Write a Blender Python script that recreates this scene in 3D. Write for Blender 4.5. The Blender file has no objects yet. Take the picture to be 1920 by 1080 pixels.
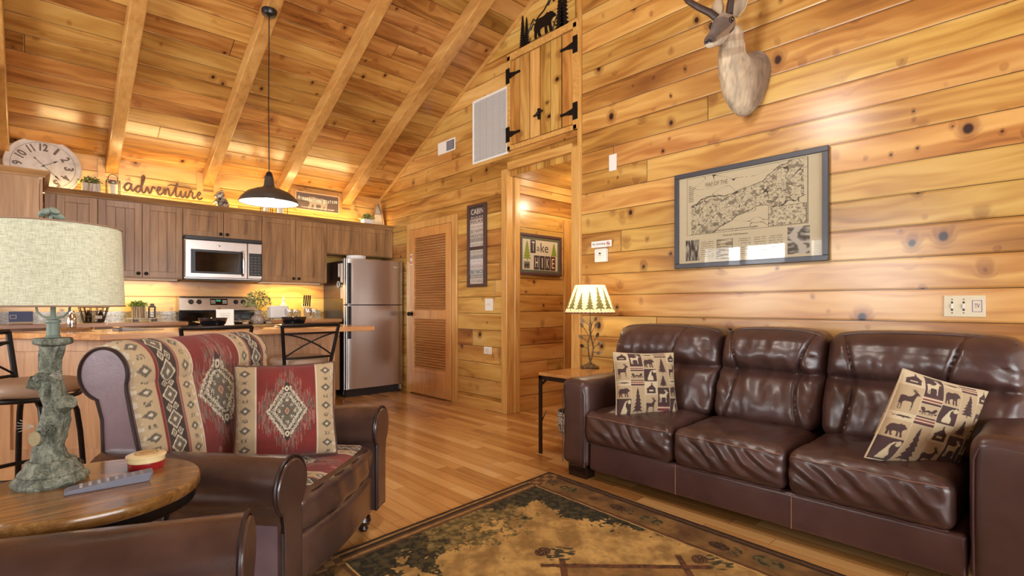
import bpy, math, random
import numpy as np
from mathutils import Vector, Matrix, noise
C = bpy.context.scene
COL = C.collection
PI = math.pi
R = math.radians

# ------------------------------------------------------------------ camera
cam_d = bpy.data.cameras.new('camera'); cam = bpy.data.objects.new('camera', cam_d); COL.objects.link(cam)
cam.location = (0, 0, 1.10); cam.rotation_euler = (R(90), 0, R(-42.65))
cam_d.sensor_width = 36; cam_d.lens = 975 / 1920 * 36; cam_d.shift_y = 32 / 1920
cam_d.clip_start = 0.02; cam_d.clip_end = 200
C.camera = cam
# ------------------------------------------------------------------ view / world
C.view_settings.view_transform = 'Standard'; C.view_settings.look = 'None'
C.view_settings.exposure = 0.10; C.view_settings.gamma = 1.0; C.view_settings.use_curve_mapping = False
W = bpy.data.worlds.new('sky'); C.world = W; W.use_nodes = True
W.node_tree.nodes['Background'].inputs[0].default_value = (0.88, 0.93, 1.0, 1)
W.node_tree.nodes['Background'].inputs[1].default_value = 3.0

def area(name, loc, rot, sx, sy, power, col):
    l = bpy.data.lights.new(name, 'AREA'); l.shape = 'RECTANGLE'; l.size = sx; l.size_y = sy
    l.energy = power; l.color = col
    o = bpy.data.objects.new(name, l); COL.objects.link(o); o.location = loc; o.rotation_euler = rot
    return o
def point(name, loc, power, col, r=0.05):
    l = bpy.data.lights.new(name, 'POINT'); l.energy = power; l.color = col; l.shadow_soft_size = r
    o = bpy.data.objects.new(name, l); COL.objects.link(o); o.location = loc
    return o
DAY = (0.96, 0.97, 1.0); WARM = (1.0, 0.70, 0.30); LAMP = (1.0, 0.78, 0.52)
# daylight through the left windows, the rear window wall and the gable window above
area('daylight', (-3.75, 2.4, 1.7), (0, R(-90), 0), 1.8, 1.3, 230, DAY)
area('daylight', (-3.75, 4.3, 1.7), (0, R(-90), 0), 1.8, 1.3, 230, DAY)
area('daylight', (0.6, -3.9, 1.7), (R(90), 0, 0), 4.4, 2.2, 540, DAY)
# fan light over the living room
point('fan_light_bulb', (1.15, 1.65, 2.95), 72, (1.0, 0.92, 0.82), 0.20)

# strip lights above and below the wall cabinets
area('cabinet_top_light', (1.75, 6.33, 2.115), (R(180), 0, 0), 3.4, 0.06, 24, WARM)
for x0, x1 in ((0.10, 1.10), (1.90, 2.60)):
    area('under_cabinet_light', ((x0 + x1) / 2, 6.36, 1.35), (0, 0, 0), x1 - x0, 0.05, 6.5, WARM)
point('pendant_bulb_light', (1.38, 4.345, 1.98), 34, (1.0, 0.86, 0.66), 0.045)
point('table_lamp_light', (3.25, 2.615, 1.145), 5, LAMP, 0.04)
point('hall_bulb_light', (4.25, 3.35, 2.25), 14, (1.0, 0.84, 0.58), 0.06)

# ------------------------------------------------------------------ colour + node helpers
def lin(c):
    return tuple(((x / 255) / 12.92 if x / 255 <= 0.04045 else ((x / 255 + 0.055) / 1.055) ** 2.4) for x in c)
def c4(c): return (*lin(c), 1)

class G:
    def __init__(s, name):
        s.mat = bpy.data.materials.new(name); s.mat.use_nodes = True
        s.nt = s.mat.node_tree; s.n = s.nt.nodes; s.l = s.nt.links
        s.n.clear()
        s.out = s.n.new('ShaderNodeOutputMaterial')
        s.p = s.n.new('ShaderNodeBsdfPrincipled')
        s.l.new(s.p.outputs[0], s.out.inputs[0])
    def put(s, sock, v):
        if isinstance(v, V): s.l.new(v.s, sock)
        elif isinstance(v, (tuple, list)) and sock.type == 'RGBA': sock.default_value = tuple(v)[:3] + (1,)
        else: sock.default_value = v
    def m(s, op, a, b=None, c=None, clamp=False):
        k = s.n.new('ShaderNodeMath'); k.operation = op; k.use_clamp = clamp
        for i, v in enumerate((a, b, c)):
            if v is not None: s.put(k.inputs[i], v)
        return V(s, k.outputs[0])
    def obj(s):
        t = s.n.new('ShaderNodeTexCoord'); x = s.n.new('ShaderNodeSeparateXYZ'); s.l.new(t.outputs['Object'], x.inputs[0])
        return [V(s, x.outputs[i]) for i in range(3)]
    def vec(s, a, b=0.0, c=0.0):
        k = s.n.new('ShaderNodeCombineXYZ')
        for i, v in enumerate((a, b, c)): s.put(k.inputs[i], v)
        return V(s, k.outputs[0])
    def white(s, v):
        k = s.n.new('ShaderNodeTexWhiteNoise'); k.noise_dimensions = '3D'; s.put(k.inputs['Vector'], v)
        x = s.n.new('ShaderNodeSeparateColor'); s.l.new(k.outputs['Color'], x.inputs[0])
        return [V(s, x.outputs[i]) for i in range(3)]
    def noise(s, v, scale=1.0, detail=3.0, rough=0.55, dist=0.0):
        k = s.n.new('ShaderNodeTexNoise'); s.put(k.inputs['Vector'], v)
        k.inputs['Scale'].default_value = scale; k.inputs['Detail'].default_value = detail
        k.inputs['Roughness'].default_value = rough; k.inputs['Distortion'].default_value = dist
        return V(s, k.outputs[0])
    def voro(s, v, scale=1.0, feature='F1', rnd=1.0):
        k = s.n.new('ShaderNodeTexVoronoi'); k.feature = feature; s.put(k.inputs['Vector'], v)
        k.inputs['Scale'].default_value = scale; k.inputs['Randomness'].default_value = rnd
        if feature == 'DISTANCE_TO_EDGE': return V(s, k.outputs['Distance']), None
        x = s.n.new('ShaderNodeSeparateColor'); s.l.new(k.outputs['Color'], x.inputs[0])
        return V(s, k.outputs['Distance']), [V(s, x.outputs[i]) for i in range(3)]
    def ss(s, a, b, x):          # smoothstep a..b
        k = s.n.new('ShaderNodeMapRange'); k.interpolation_type = 'SMOOTHSTEP'
        s.put(k.inputs['Value'], x); s.put(k.inputs['From Min'], a); s.put(k.inputs['From Max'], b)
        return V(s, k.outputs[0])
    def mix(s, f, a, b, mode='MIX'):
        k = s.n.new('ShaderNodeMix'); k.data_type = 'RGBA'; k.blend_type = mode
        s.put(k.inputs[0], f); s.put(k.inputs[6], a); s.put(k.inputs[7], b)
        return V(s, k.outputs[2])
    def ramp(s, f, stops):
        k = s.n.new('ShaderNodeValToRGB'); s.put(k.inputs[0], f); e = k.color_ramp.elements
        while len(e) < len(stops): e.new(0.5)
        for i, (p, c) in enumerate(stops): e[i].position = p; e[i].color = c4(c)
        return V(s, k.outputs[0])
    def bump(s, h, strength=0.4, dist=0.01):
        k = s.n.new('ShaderNodeBump'); s.put(k.inputs['Height'], h)
        k.inputs['Strength'].default_value = strength; k.inputs['Distance'].default_value = dist
        s.l.new(k.outputs[0], s.p.inputs['Normal'])
    def set(s, **kw):
        names = dict(col='Base Color', rough='Roughness', metal='Metallic', coat='Coat Weight', coatr='Coat Roughness',
                     spec='Specular IOR Level', trans='Transmission Weight', ior='IOR', emit='Emission Color',
                     es='Emission Strength', sheen='Sheen Weight', alpha='Alpha', sss='Subsurface Weight')
        for k, v in kw.items(): s.put(s.p.inputs[names[k]], v)
        return s
class V:
    def __init__(s, g, sock): s.g = g; s.s = sock
    def __add__(s, o): return s.g.m('ADD', s, o)
    __radd__ = __add__
    def __mul__(s, o): return s.g.m('MULTIPLY', s, o)
    __rmul__ = __mul__
    def __sub__(s, o): return s.g.m('SUBTRACT', s, o)
    def __rsub__(s, o): return s.g.m('SUBTRACT', o, s)
    def __truediv__(s, o): return s.g.m('DIVIDE', s, o)
    def floor(s): return s.g.m('FLOOR', s)
    def fract(s): return s.g.m('FRACT', s)
    def sin(s): return s.g.m('SINE', s)
    def abs(s): return s.g.m('ABSOLUTE', s)

def plain(name, col, rough=0.5, **kw):
    g = G(name); g.set(col=c4(col), rough=rough, **kw); return g.mat

def pine(name, u, v, pw=0.1755, seed=0.0, off=0.0, tint=(1, 1, 1), L=7.5, knots=0.85, rough=0.3, groove=0.020,
         pal=((116, 66, 26), (178, 124, 58), (206, 160, 86), (222, 184, 116)), kd=0.19, coat=0.35):
    g = G(name); co = g.obj(); U, Q = co[u], co[v]
    t = Q / pw + off; vi = t.floor(); vf = t.fract()
    r0 = g.white(g.vec(vi, seed, 3.1))
    us = U / L + r0[0] * 7.3; ui = us.floor(); uf = us.fract()
    r = g.white(g.vec(vi, ui, seed + 9.7))
    warp = g.noise(g.vec(U * 1.1 + r[1] * 31.0, Q * 5.0, r[0] * 17.0), 1.0, 2.0)
    d, cr = g.voro(g.vec(U / kd + r0[1] * 19.0 + warp * 0.3, vi * 5.3 + vf * (pw / kd * 0.8) + warp * 0.2, seed * 3.3), 1.0)
    has = g.m('GREATER_THAN', cr[0], 1.0 - knots)
    rad = cr[1] * cr[1] * 0.085 + 0.06
    core = (1.0 - g.ss(rad * 0.6, rad * 1.1, d)) * has
    halo = (1.0 - g.ss(rad * 0.8, rad * 2.8, d)) * has
    d2, cr2 = g.voro(g.vec(U / 0.15 + r0[2] * 23.0 + warp * 0.5, vi * 7.7 + vf * (pw / 0.15 * 0.8) + warp * 0.5, seed * 5.1), 1.0)
    has2 = g.m('GREATER_THAN', cr2[0], 1.0 - knots * 0.75); rad2 = cr2[1] * cr2[2] * 0.11 + 0.045
    core = g.m('MAXIMUM', core, (1.0 - g.ss(rad2 * 0.6, rad2 * 1.15, d2)) * has2)
    halo = g.m('MAXIMUM', halo, (1.0 - g.ss(rad2 * 0.8, rad2 * 3.2, d2)) * has2 * 0.9)
    fig = (Q * 95.0 + warp * 26.0 + halo * 9.0 + r[2] * 6.0).sin() * 0.5 + 0.5
    fine = g.noise(g.vec(U * 5.0 + r[0] * 9.0, Q * 260.0, r[1] * 5.0), 1.0, 3.0, 0.6)
    broad = g.noise(g.vec(U * 0.8 + r[2] * 41.0, Q * 6.0 + warp * 1.5, r[1] * 23.0), 1.0, 3.0, 0.6)
    tone = 0.48 + (r[0] - 0.5) * 0.22 + (fig - 0.5) * 0.11 + (fine - 0.5) * 0.20 + (broad - 0.5) * 1.45
    col = g.ramp(tone, [(0.05, pal[0]), (0.34, pal[1]), (0.60, pal[2]), (0.95, pal[3])])
    col = g.mix(halo * 0.62, col, c4((120, 64, 26)))
    col = g.mix(core, col, c4((44, 18, 10)))
    hs = g.n.new('ShaderNodeHueSaturation'); g.put(hs.inputs['Color'], col)
    g.put(hs.inputs['Hue'], (r[1] - 0.5) * 0.018 + 0.5); g.put(hs.inputs['Value'], r[2] * 0.2 + 0.9)
    col = V(g, hs.outputs[0])
    e = g.m('MINIMUM', vf, 1.0 - vf)
    ej = g.m('MINIMUM', uf, 1.0 - uf) * L
    gm = g.m('MINIMUM', g.ss(0.004, groove, e), g.ss(0.0008, 0.0035, ej))
    col = g.mix(gm, c4((58, 28, 10)), col)
    if tint != (1, 1, 1): col = g.mix(1.0, col, (*tint, 1), 'MULTIPLY')
    g.set(col=col, rough=(fine * 0.10) + (rough - 0.05), coat=coat, coatr=0.2, spec=0.45)
    g.bump(g.m('MINIMUM', g.ss(0.0, 0.07, e), g.ss(0.0, 0.006, ej)) + fig * 0.03 + fine * 0.03, 0.6, 0.006)
    return g.mat

def wood(name, u, cols, s=1.0, rough=0.4, coat=0.1, seed=0.0, blotch=0.5):
    """long-grain timber, grain along axis u"""
    g = G(name); co = g.obj(); U = co[u]; A, B = [co[i] for i in range(3) if i != u]
    w = g.noise(g.vec(U * 1.2 + seed, A * 5.0, B * 5.0), s, 2.0)
    st = g.noise(g.vec(U * 1.6 + seed, A * 34.0 + w * 5.0, B * 34.0), s, 4.0, 0.6)
    fi = g.noise(g.vec(U * 7.0, A * 240.0, B * 240.0), s, 2.0)
    t = w * blotch + st * (1.1 - blotch) + (fi - 0.5) * 0.25 - 0.05
    g.set(col=g.ramp(t, [(0.25, cols[0]), (0.5, cols[1]), (0.78, cols[2])]), rough=rough, coat=coat, coatr=0.15)
    g.bump(st * 0.5 + fi * 0.5, 0.12, 0.003)
    return g.mat

M = {}
M['gable'] = pine('pine_gable_boards', 1, 2, seed=1.0, off=0.248)
M['back'] = pine('pine_kitchen_boards', 0, 2, seed=2.0, off=0.248, knots=0.6, pal=((140, 82, 34), (200, 146, 72), (222, 176, 98), (232, 194, 120)))
M['side'] = pine('pine_side_boards', 1, 2, seed=3.0)
M['hall'] = pine('pine_hall_boards', 0, 2, seed=4.0, off=0.134)
M['ceil'] = pine('pine_ceiling_boards', 0, 1, pw=0.1755 * 0.8962, seed=5.0, knots=0.85, kd=0.22, L=7.0, rough=0.26,
                 pal=((104, 60, 24), (160, 108, 50), (190, 140, 74), (210, 168, 102)))
M['hallceil'] = pine('pine_hall_ceiling_boards', 0, 1, seed=6.0)
TR = ((166, 110, 50), (206, 156, 84), (224, 182, 112))
M['trim_z'] = wood('pine_trim_upright', 2, TR, rough=0.3, coat=0.3)
M['trim_y'] = wood('pine_trim_lengthwise', 1, TR, rough=0.3, coat=0.3, seed=4)
M['trim_x'] = wood('pine_trim_crosswise', 0, TR, rough=0.3, coat=0.3, seed=7)
M['beam'] = wood('pine_rafter', 1, ((146, 96, 46), (190, 140, 76), (212, 170, 106)), rough=0.35, coat=0.3, s=0.7)
M['door_wood'] = wood('pine_louvre_door', 2, ((176, 112, 52), (208, 148, 80), (224, 170, 100)), rough=0.35, coat=0.3, seed=2)
M['louvre'] = wood('pine_louvre_slats', 0, ((170, 112, 58), (204, 146, 84), (220, 170, 108)), rough=0.35, coat=0.2)
HK = ((108, 74, 42), (158, 117, 73), (196, 154, 104))
M['cab_z'] = wood('hickory_upright', 2, HK, rough=0.42)
M['cab_x'] = wood('hickory_crosswise', 0, HK, rough=0.42, seed=3)
M['cab_y'] = wood('hickory_lengthwise', 1, HK, rough=0.42, seed=5)
BR = ((140, 98, 64), (182, 138, 98), (206, 166, 124))
M['bar_z'] = wood('bar_panel_oak', 2, BR, rough=0.4)
M['bar_x'] = wood('bar_top_oak', 0, ((160, 104, 60), (204, 150, 98), (228, 184, 132)), rough=0.25, coat=0.4)
M['ctr_edge'] = wood('counter_edge_oak', 0, ((140, 90, 50), (180, 128, 80), (206, 156, 104)), rough=0.3, coat=0.3)
M['table_top'] = wood('round_table_walnut', 0, ((62, 38, 16), (128, 88, 42), (178, 136, 78)), rough=0.26, coat=0.4, s=2.0)
M['endtop'] = wood('end_table_oak', 0, ((150, 96, 48), (190, 136, 76), (214, 164, 100)), rough=0.25, coat=0.4)
M['black'] = plain('black_painted_metal', (34, 30, 30), 0.38, metal=0.6)
M['blackp'] = plain('black_plastic', (22, 20, 22), 0.35)
M['bronze'] = plain('dark_bronze_metal', (60, 46, 38), 0.35, metal=0.8)
M['white'] = plain('white_plastic', (232, 228, 220), 0.4)
M['whitemat'] = plain('white_enamel', (238, 236, 232), 0.5)
M['chrome'] = plain('chrome', (220, 220, 222), 0.12, metal=1.0)
M['paper'] = plain('paper', (226, 218, 204), 0.7)
M['shadowgap'] = plain('dark_gap', (20, 12, 8), 0.8)
M['blackglass'] = plain('black_glass', (14, 13, 14), 0.06, coat=0.6)
M['ceramic_black'] = plain('black_glazed_ceramic', (18, 17, 22), 0.12, coat=0.8)
M['knob'] = plain('oil_rubbed_knob', (44, 32, 26), 0.35, metal=0.7)
g = G('brushed_steel'); co = g.obj()
b = g.noise(g.vec(co[0] * 2.0, co[1] * 2.0, co[2] * 160.0), 1.0, 2.0)
g.set(col=g.mix(b, c4((186, 178, 172)), c4((198, 190, 184))), rough=b * 0.03 + 0.27, metal=0.95); M['steel'] = g.mat
g = G('granite_speckle'); co = g.obj(); v = g.vec(*co)
n1 = g.noise(v, 160.0, 3.0); n2 = g.noise(v, 60.0, 3.0)
g.set(col=g.ramp(n1 * 0.7 + n2 * 0.4, [(0.35, (52, 46, 40)), (0.52, (116, 108, 92)), (0.7, (190, 180, 156))]), rough=0.2, coat=0.3); M['granite'] = g.mat
def leather(name, ca, cb, rough=0.34, sc=1.0):
    g = G(name); co = g.obj(); v = g.vec(*co)
    n = g.noise(v, 5.0 * sc, 4.0); f = g.noise(v, 340.0 * sc, 2.0); d, _ = g.voro(v, 150.0 * sc)
    wr = g.noise(v, 16.0 * sc, 2.0, 0.5, 0.0)
    g.set(col=g.mix(g.ss(0.25, 0.78, n) * 0.7 + 0.1, c4(ca), c4(cb)), rough=n * 0.06 + rough - 0.03, spec=0.6, coat=0.3, coatr=0.24)
    g.bump(d * 0.10 + f * 0.06 + wr * 0.8, 0.26, 0.007); return g.mat
M['sofa'] = leather('sofa_brown_leather', (58, 38, 36), (90, 62, 56), .40)
M['sofa_dark'] = leather('sofa_frame_leather', (66, 42, 42), (94, 66, 62), .40)
M['chair'] = leather('armchair_brown_leather', (54, 37, 33), (90, 66, 58), 0.25)
M['chair_side'] = leather('armchair_side_leather', (90, 70, 76), (120, 98, 104), 0.38)
M['piping'] = plain('leather_piping', (40, 24, 22), 0.4)
M['stitch'] = plain('tan_stitching', (150, 112, 92), 0.7)
M['footwood'] = plain('dark_turned_wood', (38, 22, 18), 0.25, coat=0.5)
def colattr(name, rough=0.85, bumps=0.0, sc=500.0, sheen=0.0, coat=0.0):
    g = G(name); a = g.n.new('ShaderNodeVertexColor'); a.layer_name = 'Col'; col = V(g, a.outputs[0])
    if bumps:
        co = g.obj(); f = g.noise(g.vec(*co), sc, 2.0); g.bump(f, bumps, 0.004)
        col = g.mix(0.35, col, g.mix(f, (0.3, 0.3, 0.3, 1), (1.6, 1.6, 1.6, 1)), 'MULTIPLY') if False else col
    g.set(col=col, rough=rough, sheen=sheen, coat=coat); return g.mat
M['fabric'] = colattr('woven_tapestry', 0.9, 0.5, 420.0, 0.1)
M['rug'] = colattr('woven_rug_pile', 0.95, 0.7, 300.0, 0.0)
M['fur'] = colattr('antelope_hide', 0.9, 0.8, 240.0, 0.25)
M['print'] = colattr('printed_sheet', 0.6)
def glasslike(name, tint=(1, 1, 1), refl=0.5):
    g = G(name); g.n.remove(g.p)
    tr = g.n.new('ShaderNodeBsdfTransparent'); tr.inputs[0].default_value = (*tint, 1)
    gl = g.n.new('ShaderNodeBsdfGlossy'); gl.inputs['Roughness'].default_value = 0.02
    fr = g.n.new('ShaderNodeLayerWeight'); fr.inputs[0].default_value = 0.5
    mx = g.n.new('ShaderNodeMixShader'); g.l.new((g.m('POWER', V(g, fr.outputs['Facing']), 3.5) * (0.8 * refl) + 0.07 * refl).s, mx.inputs[0])
    g.l.new(tr.outputs[0], mx.inputs[1]); g.l.new(gl.outputs[0], mx.inputs[2]); g.l.new(mx.outputs[0], g.out.inputs[0])
    return g.mat
M['glass'] = glasslike('clear_glass', (0.97, 0.98, 0.98))
M['pane'] = glasslike('picture_glass', (0.96, 0.96, 0.96), 0.6)
M['goblet'] = glasslike('goblet_glass', (0.97, 0.97, 0.98), 0.8)
def emis(name, col, s):
    g = G(name); g.set(col=(0, 0, 0, 1), emit=(*col, 1), es=s); return g.mat
M['bulb'] = emis('glowing_bulb', (1.0, 0.9, 0.74), 30)
g = G('oak_strip_floor'); co = g.obj(); U, Q = co[1], co[0]
t = Q / 0.083; vi = t.floor(); vf = t.fract(); r0 = g.white(g.vec(vi, 1.3, 2.0))
us = U / 0.72 + r0[0] * 9.0; ui = us.floor(); uf = us.fract(); r = g.white(g.vec(vi, ui, 5.0))
n = g.noise(g.vec(U * 2.0 + r[0] * 30.0, Q * 26.0, r[1] * 20.0), 1.0, 4.0, 0.6)
f = g.noise(g.vec(U * 9.0, Q * 300.0, r[1] * 20.0), 1.0, 2.0)
tone = r[0] * 0.55 + n * 0.5 + (f - 0.5) * 0.2 - 0.03
col = g.ramp(tone, [(0.1, (146, 94, 46)), (0.4, (196, 144, 82)), (0.62, (216, 168, 104)), (0.95, (232, 194, 134))])
e = g.m('MINIMUM', vf, 1.0 - vf) * 0.083; ej = g.m('MINIMUM', uf, 1.0 - uf) * 0.72
gm = g.m('MINIMUM', g.ss(0.0003, 0.0016, e), g.ss(0.0003, 0.0016, ej))
g.set(col=g.mix(gm, c4((96, 56, 26)), col), rough=f * 0.12 + 0.16, coat=0.4, coatr=0.08); g.bump(gm + f * 0.05, 0.25, 0.002)
M['floor'] = g.mat

# ------------------------------------------------------------------ mesh builder
def sm(a, b, x):
    t = min(1, max(0, (x - a) / (b - a))); return t * t * (3 - 2 * t)
class MB:
    def __init__(s): s.v = []; s.f = []; s.mi = []; s.c = None
    def add(s, vs, fs, mi=0):
        k = len(s.v); s.v += [tuple(p) for p in vs]; s.f += [tuple(i + k for i in f) for f in fs]; s.mi += [mi] * len(fs); return s
    def box(s, x0, x1, y0, y1, z0, z1, mi=0):
        x0, x1 = min(x0, x1), max(x0, x1); y0, y1 = min(y0, y1), max(y0, y1); z0, z1 = min(z0, z1), max(z0, z1)
        return s.add([(x0, y0, z0), (x1, y0, z0), (x1, y1, z0), (x0, y1, z0), (x0, y0, z1), (x1, y0, z1), (x1, y1, z1), (x0, y1, z1)],
                     [(0, 3, 2, 1), (4, 5, 6, 7), (0, 1, 5, 4), (1, 2, 6, 5), (2, 3, 7, 6), (3, 0, 4, 7)], mi)
    def obox(s, c, ax, ay, az, mi=0):     # oriented box: centre and three half vectors
        c, ax, ay, az = map(Vector, (c, ax, ay, az)); vs = []
        for k in (-1, 1):
            for a, b in ((-1, -1), (1, -1), (1, 1), (-1, 1)): vs.append(c + a * ax + b * ay + k * az)
        return s.add(vs, [(0, 3, 2, 1), (4, 5, 6, 7), (0, 1, 5, 4), (1, 2, 6, 5), (2, 3, 7, 6), (3, 0, 4, 7)], mi)
    def tube(s, pts, r, n=8, closed=False, caps=True, mi=0, sq=(1, 1)):
        pts = [Vector(p) for p in pts]; N = len(pts); rr = r if isinstance(r, (list, tuple)) else [r] * N
        T = []
        for i in range(N):
            a = pts[(i - 1) % N] if (i > 0 or closed) else pts[i]; b = pts[(i + 1) % N] if (i < N - 1 or closed) else pts[i]
            T.append((b - a).normalized())
        up = Vector((0, 0, 1)) if abs(T[0].z) < 0.9 else Vector((1, 0, 0))
        nrm = (up - T[0] * up.dot(T[0])).normalized(); vs = []
        for i in range(N):
            nrm = (nrm - T[i] * nrm.dot(T[i])).normalized(); bn = T[i].cross(nrm)
            for k in range(n):
                a = 2 * PI * k / n; vs.append(pts[i] + (nrm * math.cos(a) * sq[0] + bn * math.sin(a) * sq[1]) * rr[i])
        fs = []
        for i in range(N if closed else N - 1):
            j = (i + 1) % N
            for k in range(n):
                k2 = (k + 1) % n; fs.append((i * n + k, i * n + k2, j * n + k2, j * n + k))
        if caps and not closed: fs += [tuple(range(n - 1, -1, -1)), tuple(range((N - 1) * n, N * n))]
        return s.add(vs, fs, mi)
    def cyl(s, p0, p1, r0, r1=None, n=20, mi=0): return s.tube([p0, p1], [r0, r0 if r1 is None else r1], n, mi=mi)
    def lathe(s, prof, n=32, c=(0, 0, 0), mi=0, fn=None, caps=True):
        vs = []; fs = []
        for r, z in prof:
            for k in range(n):
                a = 2 * PI * k / n; q = r * (fn(a, z) if fn else 1); vs.append((c[0] + q * math.cos(a), c[1] + q * math.sin(a), c[2] + z))
        m = len(prof)
        for i in range(m - 1):
            for k in range(n):
                k2 = (k + 1) % n; fs.append((i * n + k, i * n + k2, (i + 1) * n + k2, (i + 1) * n + k))
        if caps:
            if prof[0][0] > 1e-4: fs.append(tuple(range(n - 1, -1, -1)))
            if prof[-1][0] > 1e-4: fs.append(tuple(range((m - 1) * n, m * n)))
        return s.add(vs, fs, mi)
    def prism(s, poly, a0, a1, plane='xy', mi=0, cap=(True, True)):
        n = len(poly)
        def P(u, v, w): return {'xy': (u, v, w), 'xz': (u, w, v), 'yz': (w, u, v)}[plane]
        vs = [P(u, v, a0) for u, v in poly] + [P(u, v, a1) for u, v in poly]
        fs = [(i, (i + 1) % n, n + (i + 1) % n, n + i) for i in range(n)]
        if cap[0]: fs.append(tuple(range(n - 1, -1, -1)))
        if cap[1]: fs.append(tuple(range(n, 2 * n)))
        return s.add(vs, fs, mi)
    def rbox(s, c, size, r, seg=(10, 10, 10), fn=None, mi=0, k=3):
        h = [a / 2 for a in size]; r = min(r, min(h) * 0.999)
        def axis(hh, m):
            inner = hh - r; o = []
            for i in range(k): o.append(-inner - r * math.tan(PI / 4 * (1 - i / k)))
            for i in range(m + 1): o.append(-inner + 2 * inner * i / m)
            for i in range(1, k + 1): o.append(inner + r * math.tan(PI / 4 * i / k))
            return o
        A = [axis(h[i], seg[i]) for i in range(3)]; idx = {}; vs = []; fs = []
        def vid(i, j, l):
            q = (i, j, l)
            if q not in idx:
                p = Vector((A[0][i], A[1][j], A[2][l]))
                inn = Vector([max(-(h[t] - r), min(h[t] - r, p[t])) for t in range(3)]); d = p - inn
                if d.length > 1e-9: p = inn + d.normalized() * r
                if fn: p = Vector(fn(p))
                idx[q] = len(vs); vs.append(p + Vector(c))
            return idx[q]
        n = [len(a) - 1 for a in A]
        for i in range(n[0]):
            for j in range(n[1]):
                fs.append((vid(i, j, 0), vid(i, j + 1, 0), vid(i + 1, j + 1, 0), vid(i + 1, j, 0)))
                fs.append((vid(i, j, n[2]), vid(i + 1, j, n[2]), vid(i + 1, j + 1, n[2]), vid(i, j + 1, n[2])))
        for i in range(n[0]):
            for l in range(n[2]):
                fs.append((vid(i, 0, l), vid(i + 1, 0, l), vid(i + 1, 0, l + 1), vid(i, 0, l + 1)))
                fs.append((vid(i, n[1], l), vid(i, n[1], l + 1), vid(i + 1, n[1], l + 1), vid(i + 1, n[1], l)))
        for j in range(n[1]):
            for l in range(n[2]):
                fs.append((vid(0, j, l), vid(0, j, l + 1), vid(0, j + 1, l + 1), vid(0, j + 1, l)))
                fs.append((vid(n[0], j, l), vid(n[0], j + 1, l), vid(n[0], j + 1, l + 1), vid(n[0], j, l + 1)))
        return s.add(vs, fs, mi)
    def grid(s, fn, nu, nv, mi=0, flip=False, col=None):
        vs = []; cs = []
        for j in range(nv + 1):
            for i in range(nu + 1):
                vs.append(fn(i / nu, j / nv))
                if col: cs.append(col(i / nu, j / nv))
        fs = []
        for j in range(nv):
            for i in range(nu):
                a = j * (nu + 1) + i; q = (a, a + 1, a + nu + 2, a + nu + 1); fs.append(q[::-1] if flip else q)
        if col:
            if s.c is None: s.c = [(0.5, 0.5, 0.5)] * len(s.v)
            s.c += cs
        return s.add(vs, fs, mi)
    def sphere(s, c, r, nu=20, nv=12, mi=0, rot=None):
        if not isinstance(r, (tuple, list)): r = (r, r, r)
        vs = []; fs = []
        for j in range(nv + 1):
            th = PI * j / nv
            for i in range(nu):
                a = 2 * PI * i / nu; p = Vector((r[0] * math.sin(th) * math.cos(a), r[1] * math.sin(th) * math.sin(a), r[2] * math.cos(th)))
                if rot is not None: p = rot @ p
                vs.append(p + Vector(c))
        for j in range(nv):
            for i in range(nu):
                i2 = (i + 1) % nu; fs.append((j * nu + i, (j + 1) * nu + i, (j + 1) * nu + i2, j * nu + i2))
        return s.add(vs, fs, mi)
    def build(s, name, mats, parent=None, loc=(0, 0, 0), rz=0, rot=None, smooth=True, ang=35, bevel=0, kind=None, **props):
        me = bpy.data.meshes.new(name); me.from_pydata(s.v, [], s.f)
        if not isinstance(mats, (list, tuple)): mats = [mats]
        for m in mats: me.materials.append(m)
        if len(mats) > 1: me.polygons.foreach_set('material_index', s.mi)
        if s.c is not None:
            cs = list(s.c) + [(0.5, 0.5, 0.5)] * (len(s.v) - len(s.c))
            a = me.color_attributes.new('Col', 'FLOAT_COLOR', 'POINT')
            arr = np.ones((len(cs), 4), 'f'); arr[:, :3] = np.array(cs); a.data.foreach_set('color', arr.ravel())
        me.validate(); me.update()
        if smooth: me.shade_smooth(); me.set_sharp_from_angle(angle=R(ang))
        o = bpy.data.objects.new(name, me); COL.objects.link(o); o.parent = parent; o.location = loc
        o.rotation_euler = rot if rot is not None else (0, 0, rz)
        if bevel:
            b = o.modifiers.new('bevel', 'BEVEL'); b.width = bevel; b.segments = 2; b.limit_method = 'ANGLE'; b.angle_limit = R(40)
        if kind: o['kind'] = kind
        for k, v in props.items(): o[k] = v
        return o
def thing(name, label, cat, loc=(0, 0, 0), rz=0, group=None, rot=None):
    o = bpy.data.objects.new(name, None); COL.objects.link(o); o.empty_display_size = 0.05
    o.location = loc; o.rotation_euler = rot if rot is not None else (0, 0, rz)
    o['label'] = label; o['category'] = cat
    if group: o['group'] = group
    return o
def tag(o, label, cat, group=None):
    o['label'] = label; o['category'] = cat
    if group: o['group'] = group
    return o
def copy_tree(o, parent=None):
    c = o.copy(); COL.objects.link(c)
    if parent is not None: c.parent = parent; c.matrix_parent_inverse = o.matrix_parent_inverse
    for ch in [x for x in bpy.data.objects if x.parent == o]: copy_tree(ch, c)
    return c
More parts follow.
